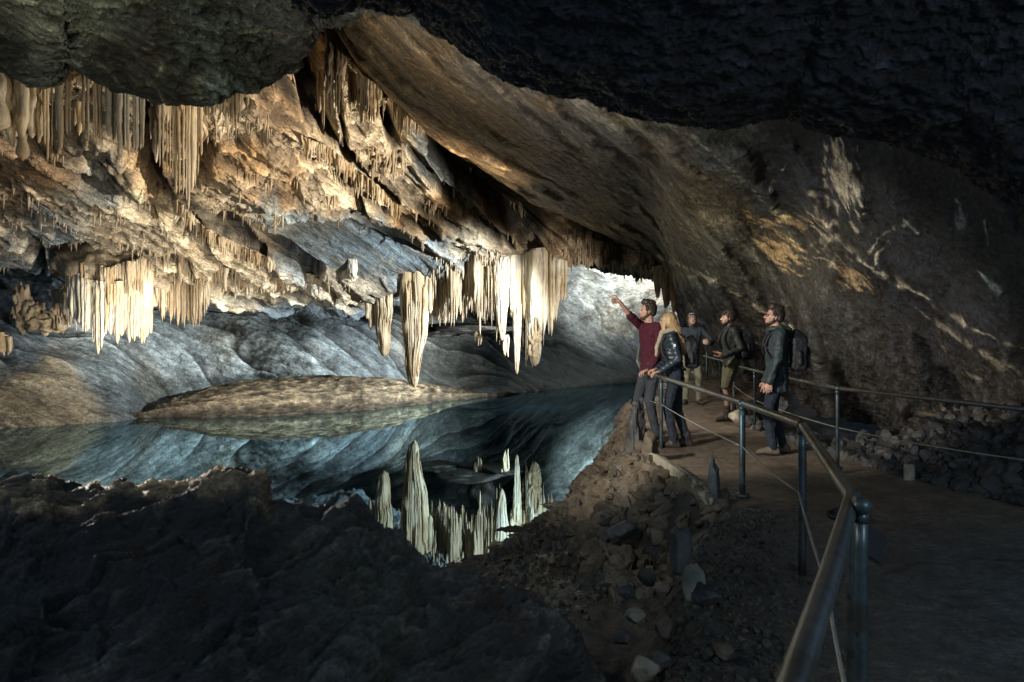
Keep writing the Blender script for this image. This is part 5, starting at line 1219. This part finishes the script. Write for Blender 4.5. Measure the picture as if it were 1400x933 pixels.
S.build('hood', TEAL, r5, .007, 2, folds(.010, 12))
S = Shape(); S.hull(ell(n_ + [.0, 0, .0], (.072, .072, .02)), ell(n_ + [.03, 0, .025], (.055, .062, .012))); S.build('collar_lining', ORA, r5, .006, 1)
h = I['h']; gl_ = MB()
for k in (1, -1):
    th = np.linspace(0, 2 * np.pi, 19); gl_.tube([h(.098, .033 * k + .024 * math.cos(t), .008 + .018 * math.sin(t)) for t in th], .0028, 6, False); gl_.tube([h(.094, .058 * k, .014), h(.0, .078 * k, .016)], .0028, 6)
gl_.tube([h(.1, -.01, .012), h(.1, .01, .012)], .0026, 6); link('glasses', gl_.mesh('glasses'), GLA, r5)
WARM = (1, .90, .75); NEU = (1, .95, .86); COOL = (.90, .97, 1)
LIGHTS = [
    ('lamp_vault', (3.6, 16.0, .8), tuple(at(290, 235, 17)), 7000, dict(size=58, col=WARM, blend=.8)),
    ('lamp_left', (-.6, 9.0, -.4), tuple(at(110, 230, 18)), 1250, dict(size=50, col=WARM)),
    ('fill_canopy', (-6.0, 16.0, -.4), tuple(at(182, 440, 20.5)), 3600, dict(size=30, col=NEU, blend=.9)),  # unseen spot added over the water to whiten the canopy
    ('lamp_wall', (3.4, 17.5, 2.4), tuple(at(385, 495, 26)), 7000, dict(size=58, col=COOL, blend=.8)),
    ('fill_lake', (2.8, 24.0, .1), tuple(at(380, 455, 26)), 4600, dict(size=105, col=COOL, blend=1, rad=.3)),  # added low over the lake to brighten the rear wall, no fixture there
    ('fill_bank', (-3.8, 15.5, -.4), tuple(at(180, 495, 23)), 1900, dict(size=92, col=NEU, blend=1, rad=.2)),  # unseen fill that lifts the bank and the left wall
    ('lamp_white', (3.0, 20.5, 1.6), tuple(at(760, 390, 22.5)), 420, dict(size=64, col=NEU)),
    ('lamp_niche', (4.2, 27, 1.0), tuple(at(862, 376, 34)), 8500, dict(size=62, col=NEU, blend=.8)),
    ('fill_people', (-2.5, 5.5, 2.6), (3.3, 11.5, .9), 2000, dict(size=50, col=NEU)),  # unseen fill added from the left for the visitors
    ('fill_bend', (.8, 11.8, 3.0), (3.5, 13.8, .9), 420, dict(size=90, col=NEU)),  # added spot brightening the two far men, no fitting seen
    ('fill_slope', (-2.0, 8.5, .2), tuple(at(660, 150, 9)), 430, dict(size=80, col=NEU, blend=1)),  # added fill from below left for the brown roof slope
    ('fill_right', (.5, 6.0, .6), tuple(at(1200, 330, 8.5)), 80, dict(size=95, col=(.75, .9, 1), blend=1)),  # small cool fill added to show the right wall
    ('fill_ceiling', (-4.3, 4.0, 2.2), tuple(at(220, 30, 9)), 330, dict(size=120, col=(1, 1, .80))),  # invented spot outside the frame, lifts the ceiling bulge
    ('fill_boulder', (-3.8, .2, 3.2), (-.9, 2.6, .7), 32, dict(size=70, col=(.95, .97, 1), rad=.1)),  # soft unseen spot added to graze the boulder and show its relief
    ('fill_foreground', (2.5, -1.5, 2.6), (1.9, 5.0, -.2), 230, dict(size=85, col=(.8, .92, 1), rad=.3, blend=.8)),  # fill added behind the camera for railing, path and near ceiling
    ('fill_rim', (-3.3, 4.7, 1.7), (-1.5, 2.7, 1.05), 240, dict(size=70, col=WARM, blend=.8)),  # unseen spot added from behind to warm the boulder crest
    ('fill_shore', (-1.0, 4.4, 2.8), (.9, 7.4, -.7), 150, dict(size=62, col=(.8, .93, 1), blend=1, rad=.1)),  # cool unseen fill added so the shore slope comes out brighter
]
# ------------------------------------------------------------------ camera, world, lights
cam = bpy.data.cameras.new('camera'); co = bpy.data.objects.new('camera', cam); COL.objects.link(co)
cam.sensor_width = 36; cam.lens = 28; cam.clip_end = 200; cam.clip_start = .05
co.location = (0, 0, CAMZ); co.rotation_euler = (math.radians(90), 0, 0)
cam.shift_y = -(466.5 - 450) / 1400
cam.dof.use_dof = True; cam.dof.focus_distance = 15; cam.dof.aperture_fstop = 5.0
sc.camera = co
w = bpy.data.worlds.new('World'); sc.world = w; w.use_nodes = True
bg = w.node_tree.nodes['Background']; bg.inputs[0].default_value = (.30, .52, .80, 1); bg.inputs[1].default_value = .25
def spot(name, loc, target, power, size=90, blend=.6, col=(1, .9, .75), rad=.12):
    l = bpy.data.lights.new(name, 'SPOT'); l.energy = power; l.spot_size = math.radians(size); l.spot_blend = blend; l.color = col; l.shadow_soft_size = rad
    o = bpy.data.objects.new(name, l); COL.objects.link(o); o.location = loc
    o.rotation_euler = (Vector(target) - Vector(loc)).to_track_quat('-Z', 'Y').to_euler()
    return o
for a in LIGHTS: spot(*a[:-1], **a[-1])
sc.view_settings.view_transform = 'Standard'; sc.view_settings.look = 'None'; sc.view_settings.exposure = 0; sc.view_settings.gamma = 1
sc.render.engine = 'CYCLES'; sc.cycles.use_denoising = True
try: sc.cycles.denoiser = 'OPENIMAGEDENOISE'
except Exception: pass
sc.cycles.max_bounces = 5; sc.cycles.diffuse_bounces = 2; sc.cycles.glossy_bounces = 3; sc.cycles.sample_clamp_indirect = 4; sc.cycles.caustics_reflective = False
